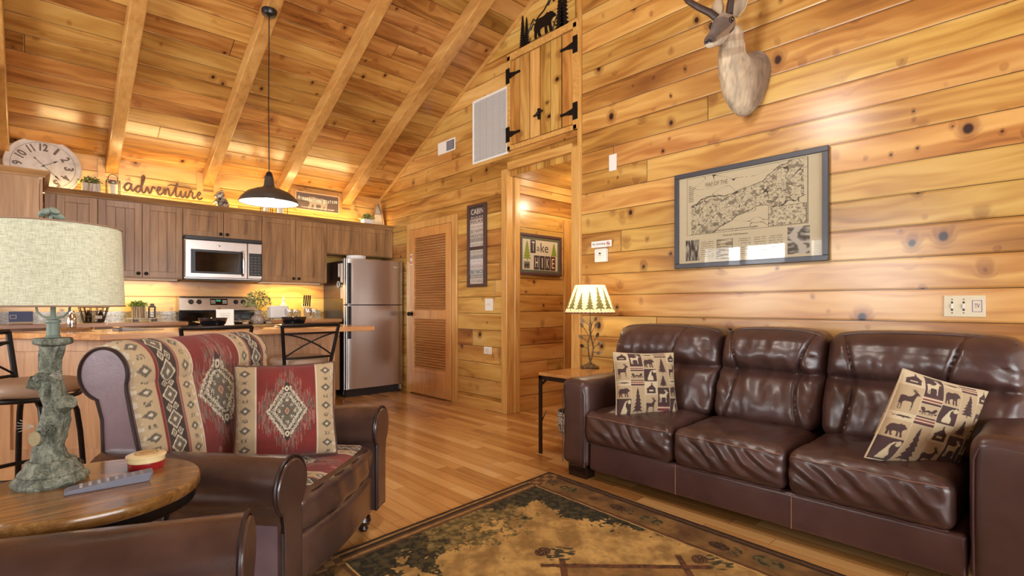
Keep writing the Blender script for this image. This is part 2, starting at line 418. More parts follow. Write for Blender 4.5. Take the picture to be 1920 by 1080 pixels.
def lettering(body, mat, parent, w=None, bold=0.0, h=None, at=(0, 0, 0), align='CENTER', extr=0.0008, name='lettering', squash=None, shear=0, rot=None):
    """text standing in the local xz plane and facing -y; at = centre of the text"""
    cu = bpy.data.curves.new('t', 'FONT'); cu.body = body; cu.size = 1; cu.extrude = 0; cu.offset = bold; cu.shear = shear; cu.resolution_u = 3
    to = bpy.data.objects.new('t', cu); COL.objects.link(to); bpy.context.view_layer.update()
    me = bpy.data.meshes.new_from_object(to.evaluated_get(bpy.context.evaluated_depsgraph_get()))
    bpy.data.objects.remove(to); bpy.data.curves.remove(cu)
    co = np.zeros(len(me.vertices) * 3); me.vertices.foreach_get('co', co); co = co.reshape(-1, 3)
    mn, mx = co.min(0), co.max(0); sx = 1; sz = 1
    if h: sz = h / (mx[1] - mn[1]); sx = sz
    if w: sx = w / (mx[0] - mn[0]); sz = sz if h else sx
    out = np.zeros_like(co); out[:, 0] = (co[:, 0] - (mn[0] + mx[0]) / 2) * sx; out[:, 2] = (co[:, 1] - (mn[1] + mx[1]) / 2) * sz
    out[:, 1] = -extr
    me.vertices.foreach_set('co', out.ravel()); me.materials.append(mat); me.update()
    o = bpy.data.objects.new(name, me); COL.objects.link(o); o.parent = parent; o.location = at
    if rot: o.rotation_euler = rot
    return o
def inpoly(poly, x, y):
    c = False; j = len(poly) - 1
    for i in range(len(poly)):
        xi, yi = poly[i]; xj, yj = poly[j]
        if (yi > y) != (yj > y) and x < (xj - xi) * (y - yi) / (yj - yi) + xi: c = not c
        j = i
    return c
BEAR = [(0.02, .45), (.05, .65), (.12, .78), (.25, .85), (.4, .82), (.52, .86), (.62, .92), (.7, .86), (.76, .9), (.8, .86), (.86, .82), (.95, .7), (1, .62), (.98, .56), (.88, .56), (.82, .5), (.78, .42), (.8, .25), (.86, .06), (.84, 0), (.74, 0), (.72, .1), (.68, .3), (.6, .34), (.62, .15), (.64, .02), (.54, 0), (.52, .08), (.5, .36), (.38, .36), (.3, .32), (.3, .18), (.36, .02), (.26, 0), (.22, .06), (.2, .2), (.16, .28), (.14, .1), (.16, 0), (.06, 0), (.04, .1), (.05, .28)]
DEER = [(0.05, .5), (.04, .62), (.12, .66), (.4, .63), (.56, .66), (.66, .76), (.68, .84), (.58, .88), (.52, .98), (.56, .98), (.62, .9), (.64, 1), (.68, 1), (.70, .9), (.78, .97), (.81, .96), (.76, .88), (.84, .84), (.95, .76), (.93, .71), (.82, .73), (.78, .6), (.74, .48), (.72, .3), (.73, 0), (.68, 0), (.66, .28), (.62, .4), (.3, .4), (.22, .34), (.24, .16), (.22, 0), (.17, 0), (.18, .18), (.12, .32), (.13, 0), (.08, 0), (.07, .3)]
def tree_poly(n=6):
    L = [(0.46, 0), (0.46, .1)]
    for i in range(n):
        y = .1 + .85 * i / n; w = .40 * (1 - i / n) + .06
        L += [(.5 - w, y - .02), (.5 - w * .45, y + .85 / n * .8)]
    L += [(.5, 1)]
    Rr = [(1 - x, y) for x, y in reversed(L[:-1])]
    return L + Rr
TREE = tree_poly()
WOLF = [(.25, 0), (.75, 0), (.78, .3), (.62, .55), (.62, .78), (.78, 1), (.62, .96), (.5, .82), (.42, .6), (.3, .3)]
CABIN = [(.1, 0), (.9, 0), (.9, .4), (1, .4), (.62, .85), (.62, 1), (.52, 1), (.52, .8), (0, .4), (.1, .4)]
FISH = [(0, .4), (.1, .5), (0, .62), (.16, .56), (.5, .66), (.8, .6), (1, .5), (.8, .42), (.5, .36), (.16, .46)]
def fbm(x, y, z=0.0, o=3): return noise.fractal(Vector((x, y, z)), 1.0, 2.0, o)
def nz(x, y, z=0.0): return noise.noise(Vector((x, y, z)))

# ================================================================== THE ROOM
GX = 3.53; KY = 6.50; RZ = 5.035; RY = 1.5
def roof(y): return 2.6 + 0.495 * (6.42 - y) if y >= RY else RZ - 0.495 * (RY - y)
def struct(name, mb, mat, **k): return mb.build(name, mat, kind='structure', **k)
struct('floor', MB().box(-3.3, 5.3, -3.6, 6.6, -0.1, 0), M['floor'], smooth=False)
y1 = -3.5
cm = MB()
for ya, yb in ((RY, 6.62), (y1 - 0.1, RY)):
    za, zb = roof(ya), roof(yb)
    if ya == RY: za = RZ
    cm.add([(-3.3, ya, za), (3.7, ya, za), (3.7, yb, zb), (-3.3, yb, zb), (-3.3, ya, za + .1), (3.7, ya, za + .1), (3.7, yb, zb + .1), (-3.3, yb, zb + .1)],
           [(0, 1, 2, 3), (7, 6, 5, 4), (0, 4, 5, 1), (1, 5, 6, 2), (2, 6, 7, 3), (3, 7, 4, 0)])
struct('ceiling', cm, M['ceil'], smooth=False)
# gable wall with the hall opening (Y 3.01 - 3.90)
wm = MB()
wm.prism([(3.90, 0), (6.6, 0), (6.6, roof(6.6) + .02), (3.90, roof(3.90) + .02)], GX, GX + .12, 'yz')
wm.prism([(3.01, 2.46), (3.90, 2.46), (3.90, roof(3.90) + .02), (3.01, roof(3.01) + .02)], GX, GX + .12, 'yz')
wm.prism([(y1, 0), (3.01, 0), (3.01, roof(3.01) + .02), (RY, RZ + .02), (y1, roof(y1) + .02)], GX, GX + .12, 'yz')
struct('wall_right', wm, M['gable'], smooth=False)
struct('wall_back', MB().box(-3.3, 3.7, KY, KY + .12, 0, 2.62), M['back'], smooth=False)
# left wall with two windows, plus the stub beside the kitchen
def wall_holes(axis_c, th, lo, hi, ztop, holes, plane):
    m = MB(); y = lo
    def b(a0, a1, z0, z1):
        if a1 - a0 < 1e-4 or z1 - z0 < 1e-4: return
        if plane == 'x': m.box(axis_c - th, axis_c, a0, a1, z0, z1)
        else: m.box(a0, a1, axis_c - th, axis_c, z0, z1)
    for a0, a1, z0, z1 in holes:
        b(y, a0, 0, ztop); b(a0, a1, 0, z0); b(a0, a1, z1, ztop); y = a1
    b(y, hi, 0, ztop); return m
LW = [(1.55, 3.25, 0.95, 2.30), (3.60, 5.25, 0.95, 2.30)]
m = wall_holes(-3.2, .12, y1, KY, 2.5, LW, 'x')
m.prism([(y1, 2.5), (KY, 2.5), (KY, roof(KY)), (RY, RZ), (y1, roof(y1))], -3.32, -3.2, 'yz')
struct('wall_left', m, M['side'], smooth=False)
struct('wall_kitchen_end', MB().prism([(5.46, 0), (KY, 0), (KY, roof(KY)), (5.46, roof(5.46))], -.34, -.245, 'yz'), M['side'], smooth=False)
RW = [(-1.6, 2.8, 0.60, 2.30)]
struct('wall_front', wall_holes(y1, .12, -3.3, 3.7, 2.62, RW, 'y'), M['back'], smooth=False)
wn = 0
def window(x0, x1, z0, z1, plane, c, nb, blind=True):
    global wn; wn += 1
    t = bpy.data.objects.new('window_%d' % wn, None); COL.objects.link(t); t['kind'] = 'structure'
    f = MB(); gl = MB(); bl = MB()
    def b(m, a0, a1, d0, d1, q0, q1):
        if plane == 'x': m.box(c + d0, c + d1, a0, a1, q0, q1)
        else: m.box(a0, a1, c + d0, c + d1, q0, q1)
    for i in range(nb + 1):
        a = x0 + (x1 - x0) * i / nb; w = .05
        b(f, max(x0, a - w), min(x1, a + w), -.10, .02, z0, z1)
    b(f, x0, x1, -.10, .02, z0, z0 + .05); b(f, x0, x1, -.10, .02, z1 - .05, z1)
    b(gl, x0, x1, -.075, -.07, z0, z1)
    f.build('window_frame', M['white'], t, bevel=.004); gl.build('pane', M['glass'], t, smooth=False)
    if blind:
        for i in range(int((z1 - z0) / .05)):
            z = z0 + .05 + i * .05
            if plane == 'x': bl.obox((c - .03, (x0 + x1) / 2, z), (.024, 0, .006), (0, (x1 - x0) / 2 - .04, 0), (-.0003, 0, .0011))
            else: bl.obox(((x0 + x1) / 2, c - .03, z), (0, .024, .004), ((x1 - x0) / 2 - .04, 0, 0), (0, -.0002, .0011))
        bl.build('blind', M['white'], t, smooth=False)
for a0, a1, z0, z1 in LW: window(a0, a1, z0, z1, 'x', -3.2, 2)
for a0, a1, z0, z1 in RW: window(a0, a1, z0, z1, 'y', y1, 4)
# hallway
struct('wall_hall_back', MB().box(GX + .12, 5.2, 3.90, 4.02, 0, 2.46), M['hall'], smooth=False)
struct('wall_hall_front', MB().box(GX + .12, 5.2, 2.88, 3.01, 0, 2.46), M['hall'], smooth=False)
struct('wall_hall_end', MB().box(5.2, 5.3, 2.88, 4.02, 0, 2.46), M['side'], smooth=False)
struct('ceiling_hall', MB().box(GX + .02, 5.3, 2.88, 4.02, 2.40, 2.52), M['hallceil'], smooth=False)
hd = thing('door_2', '', ''); del hd['label']; del hd['category']; hd['kind'] = 'structure'
MB().box(4.37, 4.47, 3.875, 3.90, 0, 2.05).build('door_casing', M['trim_z'], hd, bevel=.004)
MB().box(4.47, 4.85, 3.885, 3.90, 0.0, 1.97).box(4.60, 4.72, 3.878, 3.886, .9, 1.5).build('door_leaf', M['trim_z'], hd, bevel=.003)
MB().box(4.52, 4.63, 3.870, 3.880, .95, 1.55).build('door_glass', M['whitemat'], hd)
# trims on the gable wall
n_t = 0
def trim(mb, mat, bevel=.004):
    global n_t; n_t += 1
    return mb.build('trim_%d' % n_t, mat, kind='structure', smooth=False, bevel=bevel)
trim(MB().box(GX - .028, GX + .07, 3.88, 3.965, 0, 2.47), M['trim_z'])                 # left post of the opening
trim(MB().box(GX + .07, GX + .14, 3.86, 3.905, 0, 2.40), M['trim_z'])
trim(MB().box(GX - .028, GX + .13, 2.93, 3.03, 0, 2.49), M['trim_z'])                  # right post
trim(MB().box(GX - .024, GX + .13, 3.03, 3.88, 2.455, 2.535), M['trim_y'])             # header
trim(MB().box(GX - .022, GX, 2.925, 2.965, 2.49, roof(2.94)), M['trim_z'])             # long upright board
trim(MB().box(GX + .13, 5.2, 3.86, 3.90, 2.33, 2.40).box(GX + .13, 5.2, 3.878, 3.90, 2.25, 2.30), M['trim_x'])
m = MB(); a = math.atan(.495); yy0, yy1 = 1.5, 6.5
m.obox((GX - .012, (yy0 + yy1) / 2, (roof(yy0) + roof(yy1)) / 2 - .018), (.012, 0, 0), (0, (yy1 - yy0) / 2, -(roof(yy0) - roof(yy1)) / 2), (0, .006, .017))
trim(m, M['trim_y'])
struct('baseboard_right', MB().box(GX - .016, GX, 3.965, 4.725, 0, .10).box(GX - .016, GX, y1, 2.93, 0, .10), M['trim_y'], bevel=.004)
struct('baseboard_hall', MB().box(GX + .14, 4.37, 3.884, 3.90, 0, .10), M['trim_x'], bevel=.004)
# rafters
for i, x in enumerate((-1.05, -.205, .575, 1.42, 2.195, 3.02)):
    w = .052 if i != 5 else .062
    rm = MB(); ya, yb = 1.5, KY
    rm.add([(x - w, ya, roof(ya) - .15), (x + w, ya, roof(ya) - .15), (x + w, yb, roof(yb) - .15), (x - w, yb, roof(yb) - .15),
            (x - w, ya, roof(ya)), (x + w, ya, roof(ya)), (x + w, yb, roof(yb)), (x - w, yb, roof(yb))],
           [(0, 3, 2, 1), (4, 5, 6, 7), (0, 1, 5, 4), (1, 2, 6, 5), (2, 3, 7, 6), (3, 0, 4, 7)])
    rm.build('ceiling_beam', M['beam'], kind='structure', smooth=False, bevel=.008)
    trim(MB().box(x - .11, x - w, KY - .02, KY, 2.35, roof(KY) - .02).box(x + w, x + .11, KY - .02, KY, 2.35, roof(KY) - .02).box(x - .16, x + .16, KY - .018, KY, 2.27, 2.35), M['trim_x'], 0)
MB().box(-3.2, GX, RY - .07, RY + .07, RZ - .34, RZ - .05).build('ceiling_beam', M['trim_x'], kind='structure', smooth=False, bevel=.01)

# ------------------------------------------------------------------ louvred closet door (local x = world -Y)
d1 = bpy.data.objects.new('door_1', None); COL.objects.link(d1); d1.location = (GX, 5.26, 0); d1.rotation_euler = (0, 0, R(-90)); d1['kind'] = 'structure'
MB().box(-.535, -.435, -.024, 0, 0, 2.13).box(.435, .53, -.024, 0, 0, 2.13).box(-.435, .435, -.024, 0, 2.045, 2.13).build('door_casing', M['trim_z'], d1, bevel=.005, smooth=False)
lf = MB()
lf.box(-.43, -.335, -.036, -.004, .012, 2.04).box(.335, .43, -.036, -.004, .012, 2.04)
lf.box(-.335, .335, -.036, -.004, 1.93, 2.04).box(-.335, .335, -.036, -.004, .93, 1.04).box(-.335, .335, -.036, -.004, .012, .11).box(-.335, .335, -.030, -.008, .11, .30).box(-.335, .335, -.036, -.004, .28, .33)
leaf = lf.build('door_leaf', M['door_wood'], d1, smooth=False, bevel=.003)
lv = MB()
for z0, z1 in ((.33, .93), (1.04, 1.93)):
    n = int((z1 - z0) / .0305)
    for i in range(n):
        z = z0 + (i + .5) * (z1 - z0) / n
        lv.obox((0, -.02, z), (.336, 0, 0), (0, .016, .010), (0, -.003, .0042))
lv.box(-.335, .335, -.006, -.004, .3, 1.95)
lv.build('louvres', M['louvre'], leaf, smooth=False)
kn = MB(); kn.tube([(-.385, -.036, .99), (-.385, -.046, .99)], .030, 18); kn.tube([(-.385, -.046, .99), (-.385, -.066, .99)], .010, 12); kn.sphere((-.385, -.082, .99), (.027, .022, .027))
kn.build('door_handle', M['knob'], leaf)
s = MB().box(-.425, -.375, -.0375, -.0362, 1.60, 1.74); s.build('door_label', M['paper'], leaf)
MB().box(-.42, -.38, -.0385, -.0374, 1.69, 1.725).box(-.42, -.38, -.0385, -.0374, 1.615, 1.65).build('door_label_print', plain('red_print', (200, 120, 110), .6), leaf)

# ------------------------------------------------------------------ loft hatch doors
ld = bpy.data.objects.new('door_3', None); COL.objects.link(ld); ld.location = (GX, 3.42, 0); ld.rotation_euler = (0, 0, R(-90)); ld['kind'] = 'structure'
z0, z1, xw = 2.645, 3.59, .455
MB().box(-xw, xw, -.03, 0, z0, z0 + .045).box(-xw, xw, -.03, 0, z1 - .05, z1 + .02).box(-xw, -xw + .045, -.03, 0, z0, z1).box(xw - .045, xw + .02, -.03, 0, z0, z1).build('door_casing', M['trim_y'], ld, smooth=False, bevel=.004)
pw = (2 * xw - .09) / 6
M['plankdoor'] = pine('pine_hatch_boards', 2, 0, pw=pw, seed=8.0, knots=.5, groove=.03)
for sgn in (-1, 1):
    bm = MB()
    for k in range(3):
        a = (k * pw + .004) * sgn; b = ((k + 1) * pw - .002) * sgn
        bm.box(a, b, -.022 - .004 * (k % 2), -.002, z0 + .055, z1 - .06)
    lfp = bm.build('door_leaf', M['plankdoor'], ld, smooth=False, bevel=.003)
    for z in (z0 + .16, z1 - .20):
        h = MB(); xe = xw - .03
        h.box(sgn * (xe - .012), sgn * (xe + .042), -.036, -.027, z - .075, z + .075)
        h.prism([(sgn * (xe - .015), z - .03), (sgn * (xe - .015), z + .03), (sgn * (xe - .10), z + .012), (sgn * (xe - .155), z + .012), (sgn * (xe - .165), z), (sgn * (xe - .155), z - .012), (sgn * (xe - .10), z - .012)], -.034, -.026, 'xz')
        for q in (-.05, .05): h.tube([(sgn * (xe + .02), -.040, z + q), (sgn * (xe + .02), -.036, z + q)], .007, 8)
        h.build('hinge', M['black'], lfp, smooth=False)
lt = MB(); lt.box(-.012, .012, -.045, -.026, z0 + .20, z0 + .30).tube([(-.06, -.045, z0 + .24), (.05, -.045, z0 + .27)], .009, 8).sphere((0, -.05, z0 + .25), .018)
lt.build('door_latch', M['black'], ld)

# ================================================================== KITCHEN
def door_panel(m, x0, x1, z0, z1, y=-.0, fr=.058, th=.02):
    """shaker door standing in xz, front at y - th"""
    m.box(x0, x0 + fr, y - th, y, z0, z1).box(x1 - fr, x1, y - th, y, z0, z1)
    m.box(x0 + fr, x1 - fr, y - th, y, z0, z0 + fr).box(x0 + fr, x1 - fr, y - th, y, z1 - fr, z1)
    n = max(2, round((x1 - x0 - 2 * fr) / .08)); w = (x1 - x0 - 2 * fr) / n
    for i in range(n): m.box(x0 + fr + i * w + .0004, x0 + fr + (i + 1) * w - .0004, y - th + .007, y - .002, z0 + fr, z1 - fr)
def cabinet(label, x0, x1, y0, y1, z0, z1, doors, group='hickory wall cabinets', knobs=None, toe=False, kz='low'):
    """front face at y0 (facing -Y)"""
    t = thing('kitchen_cabinet', label, 'cabinet', ((x0 + x1) / 2, (y0 + y1) / 2, z0), group=group)
    cx, cy = (x0 + x1) / 2, (y0 + y1) / 2
    b = MB(); zb = .10 if toe else 0
    b.box(x0 - cx + .001, x1 - cx - .001, y0 - cy + .002, y1 - cy, zb, z1 - z0)
    if toe: b.box(x0 - cx + .01, x1 - cx - .01, y0 - cy + .07, y1 - cy, 0, .10)
    b.build('cabinet_body', M['cab_z'], t, smooth=False)
    nd = len(doors) - 1
    for i in range(nd):
        a, c = doors[i] + .003, doors[i + 1] - .003
        m = MB(); zt = z1 - z0 - .012; zl = zb + .008
        if toe:
            dr = MB(); dr.box(a - cx, c - cx, y0 - cy - .02, y0 - cy, zt - .15, zt); dd = dr.build('drawer', M['cab_x'], t, smooth=False, bevel=.003)
            MB().sphere(((a + c) / 2 - cx, y0 - cy - .035, zt - .075), .016, 12, 8).build('knob', M['knob'], dd); zt -= .16
        door_panel(m, a - cx, c - cx, zl, zt, y0 - cy)
        d = m.build('cabinet_door', M['cab_z'], t, smooth=False, bevel=.002)
        if knobs is None: side = 1 if (i % 2 == 0) else -1
        else: side = knobs[i]
        if side:
            kx = (c - .028 if side > 0 else a + .028) - cx; kzz = zl + .035 if not toe else zt - .04
            k = MB(); k.tube([(kx, y0 - cy - .02, kzz), (kx, y0 - cy - .034, kzz)], .007, 10); k.sphere((kx, y0 - cy - .040, kzz), (.017, .010, .017), 14, 8)
            k.build('knob', M['knob'], d)
    return t
CF = 6.19; CT = 2.10; CB = 1.365
cabinet('single door corner wall cabinet left of the tall pair, behind the green lamp shade', .075, .443, CF, KY - .004, CB, CT, [.15, .443], knobs=[0])
cabinet('tall two door hickory wall cabinet left of the microwave', .443, 1.123, CF, KY - .004, CB, CT, [.443, .783, 1.123])
cabinet('short two door wall cabinet directly above the microwave', 1.123, 1.882, CF, KY - .004, 1.81, CT, [1.123, 1.498, 1.882])
cabinet('tall two door wall cabinet between the microwave and the refrigerator', 1.882, 2.628, CF, KY - .004, CB, CT, [1.882, 2.255, 2.628])
cabinet('short two door wall cabinet above the refrigerator', 2.628, 3.527, CF, KY - .004, 1.725, CT, [2.628, 3.085, 3.527], knobs=[0, 0])
# left-hand run: plain end panel towards the room, one door face seen edge-on
t = thing('kitchen_cabinet', 'wall cabinet at the far left with a plain end panel facing the room', 'cabinet', (-.09, 5.84, CB), group='hickory wall cabinets')
MB().box(-.153, .125, -.355, .35, 0, CT - CB).build('cabinet_body', M['cab_z'], t, smooth=False)
dm = MB()
for (a, b_) in ((-.35, -.005), (.005, .34)): dm.box(.127, .147, a, b_, .008, CT - CB - .01)
dm2 = dm.build('cabinet_door', M['cab_z'], t, smooth=False, bevel=.002)
# crown moulding along both runs
def crown_poly(): return [(0, 0), (.012, 0), (.016, .012), (.04, .04), (.046, .052), (0, .052)]
m = MB()
pr = crown_poly()
A = [(-.245, 5.485), (.057, 5.485), (.057, 6.19), (3.527, 6.19)]          # front line of the boxes
nrm = [(0, -1), (1, -1), (1, -1), (0, -1)]
vs = []
for (x, y), (nx, ny) in zip(A, nrm):
    for o, z in pr: vs.append((x + nx * o, y + ny * o, CT + z - .004))
n = len(pr); fs = []
for i in range(3):
    for k in range(n): fs.append((i * n + k, (i + 1) * n + k, (i + 1) * n + (k + 1) % n, i * n + (k + 1) % n))
fs += [tuple(range(n)), tuple(range(3 * n, 4 * n))[::-1]]
m.add(vs, fs)
tag(m.build('crown_moulding', M['cab_x'], smooth=False), 'dark hickory crown moulding running along the tops of the wall cabinets', 'moulding')

# base cabinets + counters
BF = 5.90
cabinet('hickory base cabinet with drawers left of the stove', .42, 1.115, BF, KY - .004, 0, .90, [.42, .77, 1.115], 'hickory base cabinets', toe=True)
cabinet('hickory base cabinet between the stove and the refrigerator', 1.885, 2.66, BF, KY - .004, 0, .90, [1.885, 2.27, 2.66], 'hickory base cabinets', toe=True)
cabinet('corner base cabinet under the left end of the counter', -.24, .42, BF, KY - .004, 0, .90, [-.05, .42], 'hickory base cabinets', toe=True, knobs=[1])
for nm, x0, x1 in (('long speckled counter left of the stove with a wooden front edge', -.243, 1.115), ('short speckled counter between stove and refrigerator with wooden front edge', 1.885, 2.68)):
    t = thing('countertop', nm, 'countertop', ((x0 + x1) / 2, 6.19, .90), group='kitchen counters')
    c = (x0 + x1) / 2
    MB().box(x0 - c, x1 - c, -.29, .309, 0, .038).build('counter_slab', M['granite'], t, smooth=False)
    MB().box(x0 - c, x1 - c, -.325, -.29, .001, .04).build('counter_edge', M['ctr_edge'], t, smooth=False, bevel=.005)
    MB().box(x0 - c, x1 - c, .289, .309, .038, .135).build('backsplash', M['granite'], t, smooth=False)
# range
t = thing('stove', 'stainless steel electric stove with black glass top and raised control panel', 'stove', (1.50, 6.19, 0))
MB().box(-.375, .375, -.28, .30, .02, .905).build('stove_body', M['blackp'], t, smooth=False, bevel=.004)
MB().box(-.378, .378, -.33, .25, .905, .925).build('cooktop', M['blackglass'], t, smooth=False, bevel=.004)
for bx, by, br in ((-.19, -.17, .10), (.19, -.17, .08), (-.19, .08, .08), (.19, .08, .10)):
    b = MB(); b.tube([(bx + br * math.cos(2 * PI * i / 40), by + br * math.sin(2 * PI * i / 40), .926) for i in range(40)], .0015, 4, closed=True); b.build('burner', M['steel'], t)
od = MB().box(-.365, .365, -.325, -.285, .20, .80).build('oven_door', M['steel'], t, smooth=False, bevel=.006)
MB().box(-.24, .24, -.328, -.322, .36, .62).build('oven_window', M['blackglass'], od, smooth=False)
h = MB(); h.tube([(-.30, -.37, .74), (.30, -.37, .74)], .012, 12); h.tube([(-.28, -.37, .74), (-.28, -.32, .74)], .008, 8); h.tube([(.28, -.37, .74), (.28, -.32, .74)], .008, 8)
h.build('handle', M['chrome'], od)
MB().box(-.365, .365, -.32, -.285, .05, .19).build('drawer', M['steel'], t, smooth=False, bevel=.006)
bp_ = MB(); bp_.prism([(.20, 1.02), (.17, 1.045), (.195, 1.18), (.215, 1.195), (.30, 1.195), (.30, 1.02)], -.378, .378, 'yz')
pn = bp_.build('control_panel', M['steel'], t, smooth=False, bevel=.006)
MB().box(-.375, .375, .20, .30, .925, 1.022).build('vent_panel', M['blackglass'], t, smooth=False)
nd = Vector((0, -.135, -.025)).normalized()
def onp(x, z, o=0): return Vector((x, .17 + (z - 1.045) * .185, z)) + Vector((0, -.983, .182)) * o
for x in (-.265, -.19, .17, .245):
    k = MB(); a = onp(x, 1.135); k.tube([a, onp(x, 1.135, .012), onp(x, 1.135, .022)], [.026, .023, .019], 20); k.obox(onp(x, 1.135, .024), (.004, 0, 0), (0, .003, .018), (0, -.004, .001))
    k.build('knob', M['blackp'], pn)
MB().obox(onp(0, 1.135, .001), (.085, 0, 0), (0, .006, .034), (0, -.002, .0)).build('display', M['blackglass'], pn, smooth=False)
MB().obox(onp(-.005, 1.148, .004), (.022, 0, 0), (0, .002, .010), (0, -.001, 0)).build('display_digits', emis('green_digits', (.05, .55, .3), .5), pn, smooth=False)
bt = MB()
for i in range(5):
    for j in range(3):
        for s_ in (-1, 1): bt.obox(onp(s_ * (.038 + .009 * i), 1.120 + .014 * j, .004), (.003, 0, 0), (0, .0007, .004), (0, -.0006, 0))
bt.build('buttons', M['white'], pn, smooth=False)
MB().obox(onp(0, 1.062, .002), (.018, 0, 0), (0, .001, .006), (0, -.001, 0)).build('badge', M['chrome'], pn, smooth=False)
# microwave
t = thing('microwave', 'stainless over the range microwave with black window under the short cabinet', 'microwave', (1.4875, 6.12, 1.37))
MB().box(-.363, .363, -.02, .375, .0, .40).build('microwave_body', M['steel'], t, smooth=False)
MB().box(-.363, .363, -.06, .10, .398, .436).build('vent_grille', M['blackp'], t, smooth=False, bevel=.004)
dr = MB(); dr.box(-.363, .215, -.055, -.02, .012, .396); dd = dr.build('microwave_door', M['steel'], t, smooth=False, bevel=.005)
MB().box(-.315, .185, -.058, -.05, .055, .30).build('door_frame', M['blackp'], dd, smooth=False, bevel=.003)
MB().box(-.275, .13, -.0605, -.056, .075, .275).build('window_glass', M['blackglass'], dd, smooth=False)
h = MB(); h.tube([(.165, -.062, .30), (.165, -.10, .285), (.165, -.108, .17), (.165, -.10, .065), (.165, -.062, .05)], .011, 12); h.build('handle', M['chrome'], dd)
MB().sphere((-.06, -.056, .345), (.016, .003, .009)).build('badge', M['chrome'], dd)
MB().box(.219, .363, -.055, -.02, .012, .396).build('control_side', M['steel'], t, smooth=False, bevel=.005)
cp = MB().box(.232, .362, -.058, -.052, .045, .29).build('control_panel', M['blackp'], t, smooth=False, bevel=.002)
b = MB()
for i in range(3):
    for j in range(7): b.box(.246 + i * .038, .268 + i * .038, -.0595, -.0575, .06 + j * .030, .068 + j * .030)
b.build('buttons', plain('grey_print', (120, 112, 108), .5), cp, smooth=False)
MB().box(-.36, .36, -.045, .33, -.012, .002).build('underside', M['blackp'], t, smooth=False)
# refrigerator
t = thing('refrigerator', 'tall stainless top freezer refrigerator with black sides beside the louvred door', 'refrigerator', (3.105, 6.16, 0))
MB().box(-.385, .385, -.24, .33, .02, 1.63).build('refrigerator_body', plain('black_appliance_side', (38, 28, 28), .3, coat=.3), t, smooth=False, bevel=.006)
MB().box(-.37, .37, -.27, -.235, .0, .085).build('base_grille', M['blackp'], t, smooth=False)
def bowed(x0, x1, z0, z1, y, th):
    n = 14; poly = []
    for i in range(n + 1):
        u = i / n; poly.append((x0 + (x1 - x0) * u, y - th - .014 * math.sin(PI * u) ** .7 + (.012 if i in (0, n) else 0)))
    poly += [(x1, y), (x0, y)]
    return MB().prism(poly, z0, z1, 'xy')
for nm, z0, z1, h0, h1 in (('freezer_door', 1.108, 1.655, 1.115, 1.60), ('refrigerator_door', .095, 1.095, .70, 1.088)):
    d = bowed(-.392, .392, z0, z1, -.245, .045).build(nm, M['steel'], t, ang=30)
    h = MB(); h.box(-.375, -.338, -.345, -.30, h0, h1); h.box(-.338, -.325, -.335, -.29, h0, h1)
    h.build('handle', [M['blackp']], d, smooth=False, bevel=.008)
    MB().box(-.392, -.372, -.335, -.29, z0, z1).build('edge_strip', plain('silver_edge', (170, 172, 170), .3, metal=.8), d, smooth=False, bevel=.006)
MB().box(.25, .33, -.3065, -.303, 1.57, 1.582).build('badge', M['chrome'], t, smooth=False)
MB().box(.335, .36, -.306, -.26, .03, .09).build('levelling_foot', M['steel'], t, smooth=False)
pp = [(-.15, .012, 1.42, 1.60, .055), (-.05, .0, 1.28, 1.40, .04), (-.22, .0, 1.36, 1.60, .065), (-.235, .0, 1.14, 1.32, .05)]
for i, (yy, _, a, b_, w) in enumerate(((-.205, 0, 1.37, 1.60, .036), (-.125, 0, 1.44, 1.60, .022), (-.205, 0, 1.18, 1.31, .036))):
    o = MB().box(2.7165, 2.7185, 6.16 + yy - w, 6.16 + yy + w, a, b_).build('paper_note', M['paper'], smooth=False)
    tag(o, ('large printed note high on the side of the refrigerator', 'small narrow note behind the large one on the refrigerator side', 'blank white note low on the refrigerator side')[i], 'note', 'notes on the refrigerator')
o = MB().tube([(2.712, 6.16 - .12 + .03 * math.cos(a_), 1.35 + .035 * math.sin(a_)) for a_ in [i * PI / 6 for i in range(12)]], .006, 6, closed=True).build('magnet', M['white'])
tag(o, 'round white magnet clip on the refrigerator side', 'magnet')
# platter and bowl on the fridge
o = MB().lathe([(0, 0), (.10, 0), (.17, .022), (.178, .030), (.17, .032), (.10, .012), (0, .010)], 40).build('platter', M['whitemat'], loc=(2.985, 6.13, 1.632))
tag(o, 'wide white platter lying on top of the refrigerator', 'plate')
o = MB().lathe([(0, 0), (.095, 0), (.118, .02), (.118, .05), (.108, .05), (.10, .02), (0, .012)], 36).build('casserole_dish', M['whitemat'], loc=(2.985, 6.13, 1.666))
tag(o, 'shallow white dish stacked on the platter on the refrigerator', 'dish')

# ------------------------------------------------------------------ breakfast bar
t = thing('breakfast_bar', 'oak breakfast bar with a thick wooden top and panelled front', 'bar counter', (1.1, 4.7, 0))
def sh(poly): return [(x - 1.1, y - 4.7) for x, y in poly]
MB().prism(sh([(.315, 4.25), (2.25, 4.25), (2.25, 5.10), (-.20, 5.10), (-.20, 5.02)]), .872, .912, 'xy').build('bar_top', M['bar_x'], t, smooth=False, bevel=.006)
MB().prism(sh([(.47, 4.52), (1.99, 4.52), (1.99, 5.04), (-.16, 5.04)]), .0, .872, 'xy').build('bar_body', M['bar_z'], t, smooth=False)
fr = MB()
y = 4.52 - 4.7
def fx(a, b_, z0, z1): fr.box(a - 1.1, b_ - 1.1, y - .018, y, z0, z1)
for a, b_ in ((.47, .56), (.93, 1.0), (1.40, 1.47), (1.86, 1.99)): fx(a, b_, .0, .868)
for a, b_ in ((.56, .93), (1.0, 1.40), (1.47, 1.86)): fx(a, b_, .76, .868); fx(a, b_, 0, .10)
fr.build('bar_frame', M['bar_z'], t, smooth=False, bevel=.003)
